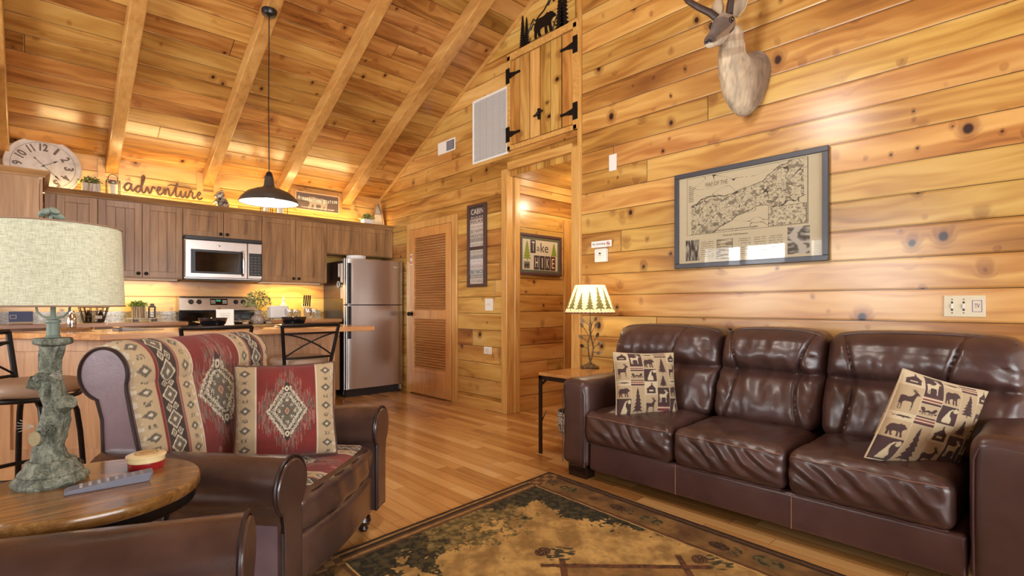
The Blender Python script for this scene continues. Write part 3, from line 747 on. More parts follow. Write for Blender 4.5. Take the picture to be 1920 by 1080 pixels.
# slanted end panel
ep = MB(); p0, p1 = Vector((.47 - 1.1, 4.52 - 4.7, 0)), Vector((-.16 - 1.1, 5.04 - 4.7, 0)); dd_ = (p1 - p0); L_ = dd_.length; dd_.normalize(); nn = Vector((-dd_.y, dd_.x, 0)) * (1)
if nn.y > 0: nn = -nn
for a, b_, z0, z1 in ((0, .07, 0, .868), (L_ - .07, L_, 0, .868), (.07, L_ - .07, .78, .868), (.07, L_ - .07, 0, .1)):
    c_ = p0 + dd_ * ((a + b_) / 2) + nn * .008; ep.obox((c_.x, c_.y, (z0 + z1) / 2), dd_ * ((b_ - a) / 2), nn * .008, (0, 0, (z1 - z0) / 2))
ep.build('end_frame', M['bar_z'], t, smooth=False)

# ------------------------------------------------------------------ stools
def stool(label, loc, rz):
    t = thing('bar_stool', label, 'stool', loc, rz, group='black metal bar stools')
    st = MB(); st.rbox((0, 0, .655), (.43, .43, .075), .035, (8, 8, 2), fn=lambda p: Vector((p.x * math.sqrt(max(0, 1 - .5 * (p.y / .215) ** 2)), p.y * math.sqrt(max(0, 1 - .5 * (p.x / .215) ** 2)), p.z + .012 * (1 - (p.x ** 2 + p.y ** 2) / .06))))
    st.build('seat', plain('tan_seat_vinyl', (152, 126, 104), .45), t, ang=60)
    MB().tube([(.208 * math.cos(a), .208 * math.sin(a), .61) for a in [2 * PI * i / 40 for i in range(40)]], .012, 8, closed=True).build('seat_ring', M['black'], t)
    for i in range(4):
        a = PI / 4 + i * PI / 2; c, s = math.cos(a), math.sin(a)
        pts = [(r * c, r * s, z) for r, z in ((.05, .595), (.12, .592), (.175, .565), (.20, .50), (.215, .38), (.228, .2), (.242, .02), (.243, 0))]
        MB().tube(pts, .014, 10).build('leg', M['black'], t)
    MB().tube([(.215 * math.cos(a), .215 * math.sin(a), .21) for a in [2 * PI * i / 48 for i in range(48)]], .011, 8, closed=True).build('foot_ring', M['black'], t)
    b = MB()                       # back at +y
    L = [(-.17, .17, .60), (-.185, .205, .72), (-.215, .245, .948)]; Rr = [(-x, y_, z) for x, y_, z in L]
    def pt(u, z):      # on the back surface
        k = (z - .60) / .348; hw = .17 + .045 * k; yy = .17 + .075 * k + .02 * math.cos(u * PI / 2) * 1.0
        return (u * hw, yy, z)
    for s_ in (-1, 1): b.tube([pt(s_, z) for z in (.60, .66, .74, .84, .948)], .013, 8, sq=(1, 1.2))
    b.tube([pt(u / 8, .948) for u in range(-8, 9)], .014, 8); b.tube([pt(u / 8, .888) for u in range(-8, 9)], .008, 8); b.tube([pt(u / 8, .70) for u in range(-8, 9)], .009, 8)
    for s_ in (-1, 1): b.tube([pt(s_ * (1 - 2 * k / 14), .885 - .18 * (k / 14) ** 1.5) for k in range(15)], .006, 8)
    b.build('backrest', M['black'], t)
    return t
stool('black stool with crossed back bars right of the pair, beside the bar end', (1.555, 4.18, 0), R(180))
stool('bar stool whose back rail just shows above the armchair', (.92, 4.18, 0), R(180))
stool('bar stool at the far left behind the green lamp, round seat in view', (-.01, 3.83, 0), R(58))

# ================================================================== SOFA (local +x = towards the camera, -y = front)
sofa = thing('sofa', 'long dark brown leather three seat sofa along the log wall', 'sofa', (2.995, 1.17, 0), R(-90))
def wr(p, a, s=9.0, seed=0.0, stretch=(1, 1, 1)):
    return noise.fractal(Vector((p.x * s * stretch[0] + seed, p.y * s * stretch[1], p.z * s * stretch[2])), 1.0, 2.0, 3) * a
bx = MB(); bx.rbox((0, .0, .155), (1.79, .88, .17), .02, (30, 4, 4)); bx.build('sofa_base', M['sofa_dark'], sofa, ang=50)
bk = MB(); bk.rbox((0, .355, .47), (2.14, .15, .74), .05, (20, 3, 8)); bk.build('back_frame', M['sofa_dark'], sofa, ang=50)
sm_ = MB()
for x in (-.30, .285): sm_.box(x - .0015, x + .0015, -.4435, -.440, .075, .235)
sm_.build('stitching', M['stitch'], sofa, smooth=False)
for s_ in (-1, 1):
    a = MB()
    def af(p):
        n = Vector(p); n.x += .006 * wr(p, 1, 6, 3.0 * s_); n.z += (.014 * (1 - (p.x / .11) ** 2) if p.z > .2 else 0) + .004 * wr(p, 1, 8, 5)
        return n
    a.rbox((s_ * 1.003, -.005, .345), (.205, .92, .54), .045, (8, 24, 14), fn=af)
    arm = a.build('arm', M['sofa'], sofa, ang=60)
    sl = MB(); sl.tube([(s_ * 1.003 + x, -.462, .335 + z) for x, z in ((-.088, -.25), (-.090, 0), (-.089, .20), (-.075, .243), (-.04, .257), (0, .261), (.04, .257), (.075, .243), (.089, .20), (.090, 0), (.088, -.25))], .0035, 6)
    sl.build('arm_piping', M['sofa_dark'], arm)
    for y in (-.39, .37): MB().prism([(-.075, -.045), (.075, -.045), (.075, .045), (-.075, .045)], 0, .078, 'xy').build('foot', M['footwood'], sofa, loc=(s_ * .995, y, 0), smooth=False, bevel=.006)
seats = [(-.92, -.31), (-.31, .267), (.267, .865)]
for i, (x0, x1) in enumerate(seats):
    w = x1 - x0; c = MB()
    def sf(p, w=w, i=i):
        n = Vector(p); u = p.x / (w / 2); v = p.y / .36; top = sm(.0, .07, p.z)
        n.z += top * (.030 * (1 - u ** 4) * (1 - abs(v) ** 4) + .010 * wr(p, 1, 7, i * 7 + 2, (1, 1, .2)))
        if p.y < -.30:
            k = (1 - abs(p.z) / .1)
            n.y -= .018 * max(0, k) * (1 - u ** 6)
            n.y -= .015 * max(0, k) * math.sin(p.x * 62 + p.z * 66 + 4 * nz(p.x * 5, i * 3.0, p.z * 5)) * (.55 + nz(p.x * 5 + 4, i, 1))
        return n
    c.rbox(((x0 + x1) / 2, -.115, .335), (w - .006, .70, .195), .045, (70, 24, 14), fn=sf, k=4)
    ct = c.build('seat_cushion', M['sofa'], sofa, ang=70)
    cx = (x0 + x1) / 2
    for zz, yy, r_ in ((.412, -.4665, .0018), (.250, -.473, .0022)):
        q = MB(); q.tube([(cx + (w / 2 - .022) * u / 12, yy + (.012 if abs(u) == 12 else 0) - .006 * (1 - (u / 12) ** 4), zz + .0015 * math.sin(u * 1.3 + i)) for u in range(-12, 13)], r_, 6)
        q.build('seam', M['stitch'] if zz > .3 else M['sofa_dark'], ct)
backs = [(-1.075, -.30, 0), (-.30, .270, 1), (.270, 1.03, 2)]
for x0, x1, i in backs:
    w = x1 - x0; c = MB(); H = .53; cx = (x0 + x1) / 2
    seams = {0: (.08,), 1: (-.165, .165), 2: (-.235, .12)}[i]
    def bf(p, w=w, i=i, seams=seams, cx=cx):
        n = Vector(p); u = p.x / (w / 2); h = p.z + H / 2            # 0..H
        front = sm(.0, -.07, p.y) if p.y < 0 else 0
        cre = math.exp(-((h - .295) / .022) ** 2)
        up = math.sin(PI * min(1, max(0, (h - .295) / (H - .295)))) ; lo = math.sin(PI * min(1, max(0, h / .295)))
        edge = 1 - abs(u) ** 5
        b = .055 * up * (1 if h > .295 else 0) + .030 * lo * (1 if h <= .295 else 0)
        n.y -= front * (b * edge - .030 * cre * (1 - .0 * u))
        for sx in seams:
            xx = sx + (.9 if sx > 0 else -.9) * (h - .25) ** 2
            n.y += front * .020 * math.exp(-((p.x - xx) / .009) ** 2)
        # gathered wrinkles running out of the crease and the corners
        n.y -= front * .011 * math.sin(p.x * 58 + 5 * nz(p.x * 4, h * 4, i)) * math.exp(-abs(h - .295) / .10) * (.5 + nz(p.x * 7, i * 2, 0))
        n.y -= front * .008 * math.sin((p.x + h) * 50 + 4 * nz(p.x * 5, h * 5, i + 4)) * sm(.45, 1, abs(u)) * (.6 + nz(p.x * 3, h * 6, 2))
        n.y -= front * .012 * wr(p, 1, 6, i * 5 + 1, (1.2, 1, .8))
        n.z += (.012 * (1 - u * u) if h > .45 else 0) + (-.02 * abs(u) ** 6 if h > .4 else 0)
        if h < .12: n.x *= 1 - .03 * (1 - h / .12)
        n.y += .33 * (h - .25)                                       # lean
        return n
    c.rbox((cx, .130, .695), (w - .004, .21, H), .06, (80, 6, 56), fn=bf, k=4)
    bc = c.build('back_cushion', M['sofa'], sofa, ang=70)
    st = MB(); zt = .695 + H / 2
    def ontop(u): return (cx + u * (w / 2 - .03), .130 + .33 * (H - .25) - .09 + .004 * nz(u * 5, i), zt - .008 + .012 * (1 - u * u) - .02 * abs(u) ** 6)
    st.tube([ontop(u / 10) for u in range(-10, 11)], .0035, 6); st.build('seam', M['sofa_dark'], bc)

# ------------------------------------------------------------------ patterned pillows
TAN = lin((180, 158, 124)); BRN = lin((72, 50, 48)); RED = lin((122, 56, 58)); CRM = lin((200, 184, 150))
CELLS = {  # (bg, fg, motif)
 'm': (BRN, CRM, DEER), 'b': (TAN, BRN, BEAR), 't': (TAN, BRN, TREE), 'w': (BRN, CRM, WOLF), 'd': (TAN, BRN, DEER), 'c': (CRM, BRN, CABIN), 'f': (CRM, BRN, FISH), 's': (RED, BRN, None), 'l': (TAN, BRN, None)}
def lodge(u, v):
    """patchwork lodge print; u to the right, v down, both 0..1 across the face"""
    cols = [['c', 'd', 'f', 'b', 'w'], ['m', 's', 'l', 's', 't'], ['f', 'b', 'w', 'c', 'd'], ['s', 't', 't', 'm', 's'], ['c', 'd', 'f', 'b', 'w']]
    hts = [[.15, .30, .08, .20, .27], [.22, .09, .13, .09, .47], [.07, .20, .20, .20, .33], [.08, .28, .20, .26, .18], [.17, .26, .07, .22, .28]]
    x = u * 4.75; i = min(4, int(x)); fx_ = (x - i) / (.75 if i == 4 else 1); fx_ = min(fx_, 1)
    y = 0
    if abs(x - round(x)) < .015 and 0.1 < x < 4.7: return CRM
    for k, h in enumerate(hts[i]):
        if v <= y + h or k == 4:
            fy = 1 - (v - y) / h; kind = cols[i][k]; bg, fg, mo = CELLS[kind]
            if fy > .985: return CRM
            if kind == 's': return CRM if (abs(fy - .35) < .07 or abs(fy - .7) < .07) else (RED if .2 < fy < .85 else BRN)
            if kind == 'l':
                a = math.atan2(fy - .3, abs(fx_ - .5) - .22); rr = math.hypot(abs(fx_ - .5) - .22, fy - .45)
                return fg if rr < .20 + .13 * math.cos(5 * a) else bg
            if kind == 't': mx, my = (fx_ - .5) / .82 + .5, (fy - .06) / .88
            elif kind == 'f': mx, my = (fx_ - .05) / .9, (fy - .0) / 1
            else: mx, my = (fx_ - .08) / .84, (fy - .10) / .78
            if 0 < mx < 1 and 0 < my < 1 and inpoly(mo, mx, my):
                if kind == 'c' and .2 < my < .34 and .3 < mx < .7: return bg
                return fg
            if kind == 'w' and math.hypot(fx_ - .85, fy - .8) < .12: return CRM
            return bg
        y += h
    return TAN
CR2 = lin((178, 156, 122)); RD2 = lin((118, 40, 34)); GR2 = lin((98, 90, 76)); DK2 = lin((56, 44, 36)); LT2 = lin((200, 188, 164)); PK2 = lin((146, 96, 84))
def medallion(x, y, worn=0.0):
    """x,y in medallion radii; returns colour or None"""
    r = abs(x) + abs(y) * .86; 
    j = nz(x * 13, y * 13, 1.7); a = math.atan2(y, x)
    star = r * (1.0 + .30 * math.cos(8 * a))
    if r < .09: return PK2
    if r < .13: return CR2
    if r < .17: return DK2 if not worn else RD2
    if star < .42: return GR2
    if r < 1.0 + .10 * j: 
        if abs(y) > .72 and abs(x) < .13: return LT2 if .045 < math.hypot(x, abs(y) - .86) < .11 else DK2
        return LT2 if (nz(x * 34, y * 30, 4.0) + .22 * math.sin(r * 22) > .02) else (GR2 if nz(x * 20, y * 20, 9) > 0 else DK2)
    fl = 1.75 + .55 * nz(x * 11, 3.3, 2.0) + .3 * nz(x * 28, 8.0)
    if (abs(x) * .95 + abs(y)) < fl * .95 and abs(x) < 1.38:
        q = nz(x * 24, y * 2.2, 7.0)
        return PK2 if q > .08 else (GR2 if q < -.2 else RD2)
    return None
def strip(s, t, kind):
    """vertical band, s -1..1 across the band, t metres along"""
    if kind == 'beige':
        k = t / .082; f = k - math.floor(k); dd_ = abs(s) * .72 + abs(f - .5) * 1.9
        if dd_ < .16: return LT2
        if dd_ < .42: return GR2
        if abs(s) < .3 and (f < .10 or f > .9): return GR2 if nz(s * 9, t * 90) > 0 else CR2
        return CR2 if not (s > .55 and nz(s * 5, t * 60) > .1) else LT2
    k = t / .095; f = k - math.floor(k); dd_ = abs(s) * .50 + abs(f - .5) * 1.02
    if abs(s) > .93: return PK2
    if dd_ < .10: return LT2
    if dd_ < .32: return GR2
    if dd_ < .40: return LT2
    f2 = (k + .5) - math.floor(k + .5)
    for sx in (-.34, .34):
        d2 = abs(s - sx) * .9 + abs(f2 - .5) * 1.6
        if .20 < d2 < .29: return LT2
        if d2 < .20: return GR2 if d2 > .07 else LT2
    return DK2
def tapestry(x, t, half=.40, worn=True, tc=.38, mr=.135):
    a = abs(x) / half
    if a < .36:
        c = medallion(x / mr, (t - tc) / (mr * 1.05), worn)
        if c is not None: return c
        if math.hypot(x - .05, t - tc - .24) < .012 or math.hypot(x + .06, t - tc + .24) < .012: return PK2
        return tuple(q * (1 + .15 * nz(x * 9, t * 9)) for q in RD2)
    if a < .372: return LT2
    if a < .54: return strip((a - .457) / .085 * (1 if x > 0 else -1), t, 'beige')
    if a < .565: return RD2 if a < .552 else PK2
    if a < .80: return strip((a - .6825) / .1175, t, 'dark')
    if a < .825: return RD2
    return strip((a - .925) / .10, t, 'beige')
def pillow(name, label, S, T, colfn, n=120, fringe=None, group=None, skew=0.0):
    """standing in local xz, front = -y, centre at origin"""
    m = MB()
    def shape(u, v, sgn):
        a, b = 2 * u - 1, 2 * v - 1
        k = max(0, (1 - abs(a) ** 2.6)) ** .5 * max(0, (1 - abs(b) ** 2.6)) ** .5
        pin = 1 - .055 * (1 - (1 - a * a) * .0) * (1 - abs(b) ** 8) * abs(a) ** 6 * 0
        x = a * S / 2 * (1 - .05 * (1 - b * b) * abs(a) ** 3); z = b * S / 2 * (1 - .05 * (1 - a * a) * abs(b) ** 3)
        w = .006 * noise.fractal(Vector((a * 3, b * 3, sgn + S * 7)), 1, 2, 2)
        return Vector((x + skew * z, sgn * (T / 2 * k + w * k), z))
    m.grid(lambda u, v: shape(u, v, -1), n, n, col=lambda u, v: colfn(u, 1 - v))
    m.grid(lambda u, v: shape(u, v, 1), n // 3, n // 3, flip=True, col=lambda u, v: colfn(u, 1 - v))
    o = m.build(name, M['fabric'], ang=80); tag(o, label, 'pillow', group)
    e = MB(); pts = []
    for k in range(80):
        q = k / 80 * 4; i = int(q); f = q - i; u, v = [(f, 0), (1, f), (1 - f, 1), (0, 1 - f)][i]; pts.append(shape(u, v, 1))
    e.tube(pts, .004 if not fringe else .006, 6, closed=True)
    e.build('piping', fringe or plain('pillow_piping', (196, 178, 146), .9), o)
    return o
def frame_rot(xa, za):
    """rotation from local x,z axes given in world"""
    x = Vector(xa).normalized(); z = Vector(za); z = (z - x * z.dot(x)).normalized(); y = z.cross(x)
    return Matrix((x, y, z)).transposed().to_euler()
FD = Vector((.6775, .7355, 0)); RT = Vector((.7355, -.6775, 0)); UP = Vector((0, 0, 1))
p1 = pillow('throw_pillow', 'square lodge print pillow standing upright at the far end of the sofa', .385, .13, lodge, 170, group='lodge print throw pillows')
p1.location = FD * 3.17 + RT * .812 + UP * .618
p1.rotation_euler = frame_rot(RT * 1.0 + FD * .12 - UP * .02, UP + FD * .22 + RT * .02)
p2 = pillow('throw_pillow', 'lodge print pillow tipped on its corner against the near arm of the sofa', .40, .13, lodge, 170, group='lodge print throw pillows', skew=.22)
p2.location = FD * 2.20 + RT * 1.756 + UP * .597
p2.rotation_euler = frame_rot(RT * .380 - UP * .100 + FD * .03, RT * .165 + UP * .35 + FD * .03)

# ================================================================== ARMCHAIRS
def scroll(cx, cz, r, a0, a1, n=18): return [(cx + r * math.cos(a0 + (a1 - a0) * i / n), cz + r * math.sin(a0 + (a1 - a0) * i / n)) for i in range(n + 1)]
def armchair(label, loc, rz):
    t = thing('armchair', label, 'armchair', loc, rz, group='leather armchairs with tapestry cushions')
    HW = .415
    # arms: keyhole section swept front to back
    for s_ in (-1, 1):
        sec = scroll(0, .498, .098, R(-52), R(232), 22)
        sec = [(x + .012 * 1, z) for x, z in sec]
        sec = sec + [(-.052, .36), (-.052, .105), (.062, .105), (.062, .36)]
        sec = [(s_ * x + s_ * (HW), z) for x, z in sec]
        a = MB(); a.prism(sec, -.40, .27, 'xz')
        arm = a.build('arm', M['chair'], t, ang=50)
        fcap = MB(); f2 = [((x - s_ * HW) * .93 + s_ * HW, (z - .35) * .965 + .35) for x, z in sec]
        fcap.prism(f2, -.412, -.399, 'xz'); fcap.build('arm_front', M['chair'], arm, ang=50, bevel=.006)
        p = MB(); p.tube([(x, -.402, z) for x, z in sec], .0055, 6, closed=True); p.build('arm_piping', M['piping'], arm)
        sp = MB(); sp.box(s_ * (HW + .056), s_ * (HW + .066), -.385, .26, .11, .40); sp.build('side_panel', M['chair_side'], t, smooth=False)
    # front rail
    fr_ = MB(); fr_.rbox((0, -.335, .20), (2 * HW - .11, .11, .19), .035, (20, 4, 6), fn=lambda p: Vector((p.x, p.y - .028 * (1 - (p.x / .36) ** 2) * (1 if p.y < 0 else 0), p.z)))
    fr_.build('front_rail', M['chair'], t, ang=60)
    MB().box(-.36, .36, -.28, .26, .12, .28).build('seat_deck', M['chair'], t, smooth=False)
    # seat cushion: leather border and tapestry top
    c = MB()
    def cf(p):
        n = Vector(p); u = p.x / .36
        if p.y < -.25: n.y -= .04 * (1 - u * u)
        if p.z > 0: n.z += .022 * (1 - u ** 4)
        n.y -= .004 * math.sin(p.x * 40 + p.z * 30) * (1 if p.y < -.25 else 0)
        return n
    c.rbox((0, -.12, .355), (.715, .54, .135), .045, (24, 18, 5), fn=cf, k=4)
    sc_ = c.build('seat_cushion', M['chair'], t, ang=70)
    tt = MB()
    def top(u, v):
        x = (2 * u - 1) * .335; y = -.37 + v * .52; uu = x / .36
        if v < .12: y -= .04 * (1 - uu * uu) * (1 - v / .12)
        k = min(1, (1 - abs(2 * u - 1)) / .08) ** .5 * min(1, v / .06 + .001) ** .5
        return (x, y, .4225 + .024 * (1 - uu ** 4) - .020 * (1 - k))
    tt.grid(top, 150, 120, col=lambda u, v: tapestry((2 * u - 1) * .40, v * .62 + .1, tc=.36))
    tt.build('tapestry_top', M['fabric'], sc_, ang=80)
    e = MB(); pts = [top(u, .0) for u in [i / 24 for i in range(25)]]; e.tube([(x, y - .004, z) for x, y, z in pts], .006, 6); e.build('cushion_piping', M['piping'], sc_)
    # back: profile in yz (y back, z up)
    prof = [(.115, .34), (.130, .46), (.152, .58), (.180, .70), (.200, .80)]
    prof += scroll(.288, .858, .092, R(200), R(-75), 26)
    prof += [(.292, .70), (.285, .5), (.282, .3), (.28, .11), (.18, .11)]
    W2 = HW + .005
    b = MB(); b.prism(prof, -W2, W2, 'yz'); bb = b.build('back_frame', M['chair_side'], t, ang=50)
    for s_ in (-1, 1):
        p = MB(); p.tube([(s_ * (W2 + .001), y, z) for y, z in prof[:-3]], .006, 6); p.build('back_piping', M['piping'], bb)
    # tapestry over inner back and roll
    path = [Vector((0, y, z)) for y, z in prof[:5 + 22]]
    # smooth resample
    L = [0]
    for i in range(1, len(path)): L.append(L[-1] + (path[i] - path[i - 1]).length)
    TL = L[-1]
    def at(d):
        for i in range(1, len(path)):
            if L[i] >= d: 
                f = (d - L[i - 1]) / (L[i] - L[i - 1] + 1e-9); return path[i - 1].lerp(path[i], f)
        return path[-1].copy()
    def back(u, v):
        d = v * TL; p = at(d); q = at(min(TL, d + .01)) - at(max(0, d - .01)); nrm_ = Vector((0, -q.z, q.y)).normalized()
        x = (2 * u - 1) * (W2 - .012)
        k = min(1, (1 - abs(2 * u - 1)) / .10) ** .5
        bulge = (.018 + .022 * math.sin(PI * min(1, v * 1.25)) ** 1 if v < .8 else .018) * k + .002
        bulge += .004 * nz(x * 5, v * 4)
        p = p + nrm_ * bulge; return (x, p.y, p.z)
    tp = MB(); tp.grid(back, 260, 220, col=lambda u, v: tapestry((2 * u - 1) * .40, v * TL, tc=.40), flip=False)
    tp.build('tapestry_back', M['fabric'], t, ang=80)
    for s_ in (-1, 1):
        for y in (-.335, .22):
            f = MB(); f.lathe([(.0, 0), (.018, 0), (.024, .012), (.018, .026), (.03, .032), (.038, .052), (.033, .072), (.022, .08), (.036, .09), (.04, .112)], 20, c=(s_ * .37, y, 0)); f.build('foot', M['footwood'], t)
    return t
f1 = Vector((.664, -.7477, 0)); c1 = Vector((.951, 2.061, 0)) - f1 * .40
armchair('leather armchair with red tapestry cushions, behind the round table', c1, R(41.6))
f2 = Vector((.909, -.416, 0)); c2 = Vector((.199, .971, 0)) - f2 * .40
armchair('leather armchair in the near corner, only one rolled arm in view', c2, R(65.4))
def sw(u, v):       # small tapestry pillow
    x = (u - .5) * 2
    if abs(x) < .58:
        c = medallion(x / .40, (v - .52) / .27, 0)
        if c is None: c = tuple(q * (1 + .2 * nz(u * 6, v * 6)) for q in RD2)
        return c
    if abs(x) < .605: return LT2
    return strip((abs(x) - .80) / .2, v * .42, 'beige')
p3 = pillow('throw_pillow', 'red and beige tapestry pillow on the armchair seat', .40, .17, sw, 200, fringe=plain('dark_fringe', (92, 66, 56), .9))
p3.location = FD * 2.23 - RT * .968 + UP * .648
p3.rotation_euler = frame_rot(RT * .62 + FD * .30, UP * .36 - RT * .10 + FD * .06)

# ================================================================== RUG
def rugcol(u, v):
    """u: 0 at the sofa side -> W away from it, v: 0 at the far end -> L towards the camera (metres)"""
    x, y = u * 1.76, v * 2.5
    ex = min(x, 1.76 - x); ey = min(y, 2.5 - y)
    DKB = (50, 34, 18); BRR = (98, 64, 34); TN = (158, 124, 72); GD = (204, 168, 100); GN = (62, 60, 36); OL = (104, 90, 48)
    n1 = fbm(x * 7, y * 7); n2 = fbm(x * 30, y * 30, 2.0)
    def mixc(a, b, f): f = min(1, max(0, f)); return tuple(p + (q - p) * f for p, q in zip(a, b))
    if min(ex, ey) < .018: c = DKB
    elif ex < .25 and ey < .11:
        k = (int(x * 22) + int(y * 22)) % 2; c = mixc(BRR, TN, .8 * k)
    elif ey < .11: c = [BRR, TN, DKB, BRR, TN, BRR][int(ey / .0185) % 6]
    elif ex < .055: c = BRR if ex < .04 else DKB
    elif ex < .225:
        c = mixc((140, 106, 56), (108, 78, 40), .5 + 1.6 * n1 + .8 * n2)
        k = y / .19; f = k - math.floor(k); i = int(math.floor(k)); yy = (f - .5) * .19; xx = ex - .14 + .02 * nz(i * 3.1, 0)
        if i % 3 == 0:
            if math.hypot(xx / .034, (yy + .02) / .05) < 1: c = DKB if (nz(x * 90, y * 90) > -.1) else BRR
            elif math.hypot(xx / .045, (yy - .045) / .04) < 1 and nz(x * 60, y * 60, 3) > .05: c = GN
        elif i % 3 == 1:
            if math.hypot(xx / .045, yy / .065) < 1 and nz(x * 40, y * 40, 1) > -.25: c = OL if n2 > 0 else GN
        else:
            if math.hypot(xx / .03, yy / .03) < 1: c = BRR
    elif ex < .255: c = BRR if (ex < .245) else LTN
    else:
        c = mixc(GD, (150, 118, 64), .45 + 1.5 * n1 + .9 * n2)
        q1 = fbm(x * 5 + 3, y * 5); q2 = fbm(x * 17, y * 17, 5); q3 = nz(x * 60, y * 60, 8)
        if (y - .11) / .30 < .85 + .8 * q1 + .55 * q2 + .45 * q3: c = mixc(OL, (138, 118, 68), .5 + 2.2 * n2)
        if (x - .255) / .36 < (1 - (y - .11) / .82) * (1.0 + .9 * q1) + .30 * q2 + .28 * q3: c = mixc((40, 40, 28), (72, 66, 40), .5 + 2 * n2)
        if x > 1.12 + .25 * q2 and (y - .11) / .26 < 1.0 + .9 * q1 + .4 * q2 + .3 * q3: c = mixc((44, 42, 26), (76, 66, 38), .5 + 2 * n2)
        if x > 1.25 and y > .9 + .3 * q1: c = mixc(OL, (86, 80, 48), .5 + 2 * n2)
        # twig square standing on its corner
        a_ = ((x - .82) - (y - .80)) * -.7071; b_ = ((x - .82) + (y - .80)) * .7071      # a_ along the far side, b_ away from it
        w_ = .015 + .004 * nz(a_ * 9, b_ * 9)
        S0 = .54
        if (abs(b_) < w_ and -.10 < a_ < S0 + .12) or (abs(a_) < w_ and b_ > -.06) or (abs(a_ - S0) < w_ and b_ > -.10): c = mixc((118, 74, 44), (70, 44, 28), .5 + 2 * n2)
        elif 0 < a_ < S0 and b_ > 0: c = mixc((158, 120, 64), (134, 102, 56), .5 + n1)
        for (qx, qy) in ((.80, .66), (.33, 1.20), (.79, 1.00), (.95, 1.55)):
            r1 = math.hypot((x - qx) / .042, (y - qy) / .034)
            if r1 < 1: c = (64, 42, 26) if nz(x * 120, y * 120) > -.15 else (132, 94, 56)
            elif math.hypot((x - qx + .05) / .08, (y - qy - .07) / .06) < 1 and nz((x + y) * 50, (x - y) * 14, 4) > .05: c = (66, 64, 42)
    f = 1 + .34 * n2 + .12 * nz(x * 160, y * 160)
    return tuple(max(0, q) for q in (lambda s: (s[0] * f, s[1] * f, s[2] * f))(lin(tuple(min(255, max(0, q)) for q in c))))
LTN = (196, 162, 96)
m = MB(); SK = -.13
m.grid(lambda u, v: (-u * 1.76 + SK * v * 2.5, -v * 2.5, .012 + .0015 * nz(u * 30, v * 40)), 440, 600, col=rugcol, flip=False)
k = len(m.v); m.add([(0, 0, .012), (-1.76, 0, .012), (-1.76 + SK * 2.5, -2.5, .012), (SK * 2.5, -2.5, .012), (0, 0, 0), (-1.76, 0, 0), (-1.76 + SK * 2.5, -2.5, 0), (SK * 2.5, -2.5, 0)],
      [(0, 4, 5, 1), (1, 5, 6, 2), (2, 6, 7, 3), (3, 7, 4, 0), (4, 7, 6, 5)]); m.c += [lin((70, 46, 24))] * 8
tag(m.build('area_rug', M['rug'], loc=(2.479, 2.331, 0), rz=R(5.0), ang=80), 'brown and gold lodge rug with pine trees and pinecones on the wood floor', 'rug')

# ================================================================== ROUND SIDE TABLE with lamp, tin, remote
TC = Vector(FD * 1.445 - RT * 1.172)
t = thing('side_table', 'round wooden side table with dark metal frame between the two armchairs', 'table', TC)
MB().lathe([(0, .566), (.258, .566), (.263, .572), (.263, .594), (.259, .600), (0, .600)], 72).build('tabletop', M['table_top'], t, ang=40)
r = MB(); r.lathe([(.243, .535), (.250, .535), (.250, .566), (.243, .566), (.243, .535)], 60, caps=False); r.build('metal_rim', M['black'], t)
for i in range(4):
    a = R(25) + i * PI / 2; c, s = math.cos(a), math.sin(a)
    MB().tube([(.240 * c, .240 * s, .57), (.20 * c, .20 * s, .38), (.13 * c, .13 * s, .28), (.19 * c, .19 * s, .14), (.25 * c, .25 * s, 0)], .009, 8).build('leg', M['black'], t)
r = MB(); r.tube([(.15 * math.cos(a), .15 * math.sin(a), .28) for a in [2 * PI * i / 40 for i in range(40)]], .007, 6, closed=True); r.build('stretcher_ring', M['black'], t)
# green resin log lamp
g = G('mossy_resin_bark'); co = g.obj(); v = g.vec(co[0], co[1], co[2] * .5)
a = g.noise(v, 38.0, 5.0, .65, .5); b = g.noise(g.vec(*co), 150.0, 3.0)
g.set(col=g.ramp(a * .75 + b * .3, [(.36, (46, 48, 38)), (.5, (96, 100, 84)), (.68, (152, 156, 138))]), rough=.7); g.bump(a + b * .5, .9, .012); M['bark'] = g.mat
M['verdi'] = wood('verdigris_metal', 2, ((84, 96, 84), (120, 134, 120), (160, 170, 156)), rough=.55, coat=0)
M['cutwood'] = wood('cut_branch_face', 1, ((120, 104, 70), (150, 134, 94), (170, 152, 112)), rough=.7, coat=0)
LP = FD * 1.464 - RT * 1.298
lamp = thing('table_lamp', 'green log shaped lamp with large oval linen shade on the round table', 'lamp', LP + UP * .600)
def wob(a, z): return 1 + .05 * math.sin(3 * a + z * 30) + .04 * math.sin(7 * a + 1.3)
b = MB(); b.lathe([(0, 0), (.078, 0), (.083, .008), (.080, .018), (.069, .028), (.071, .032), (.065, .040), (.062, .044), (.058, .047), (.057, .062), (.052, .066), (.04, .068), (0, .069)], 64, fn=lambda a, z: (1 + .03 * math.sin(5 * a) + .02 * math.sin(11 * a + z * 60) + .025 * math.sin(23 * a) * (1 if z < .06 else .3)))
b.build('lamp_base', M['bark'], lamp, ang=50)
spine = [(.0, .0, .065), (-.006, 0, .10), (.003, 0, .14), (.012, 0, .18), (.014, 0, .22), (.006, 0, .26), (.0, 0, .30), (-.002, 0, .34), (.006, 0, .385)]
sr = [.042, .034, .031, .031, .030, .028, .025, .025, .027]
tk = MB(); P = []
def spl(i, f): return Vector(spine[i]).lerp(Vector(spine[i + 1]), f), sr[i] + (sr[i + 1] - sr[i]) * f
ringsN = 90; nv_ = 48
vs = []; fs = []
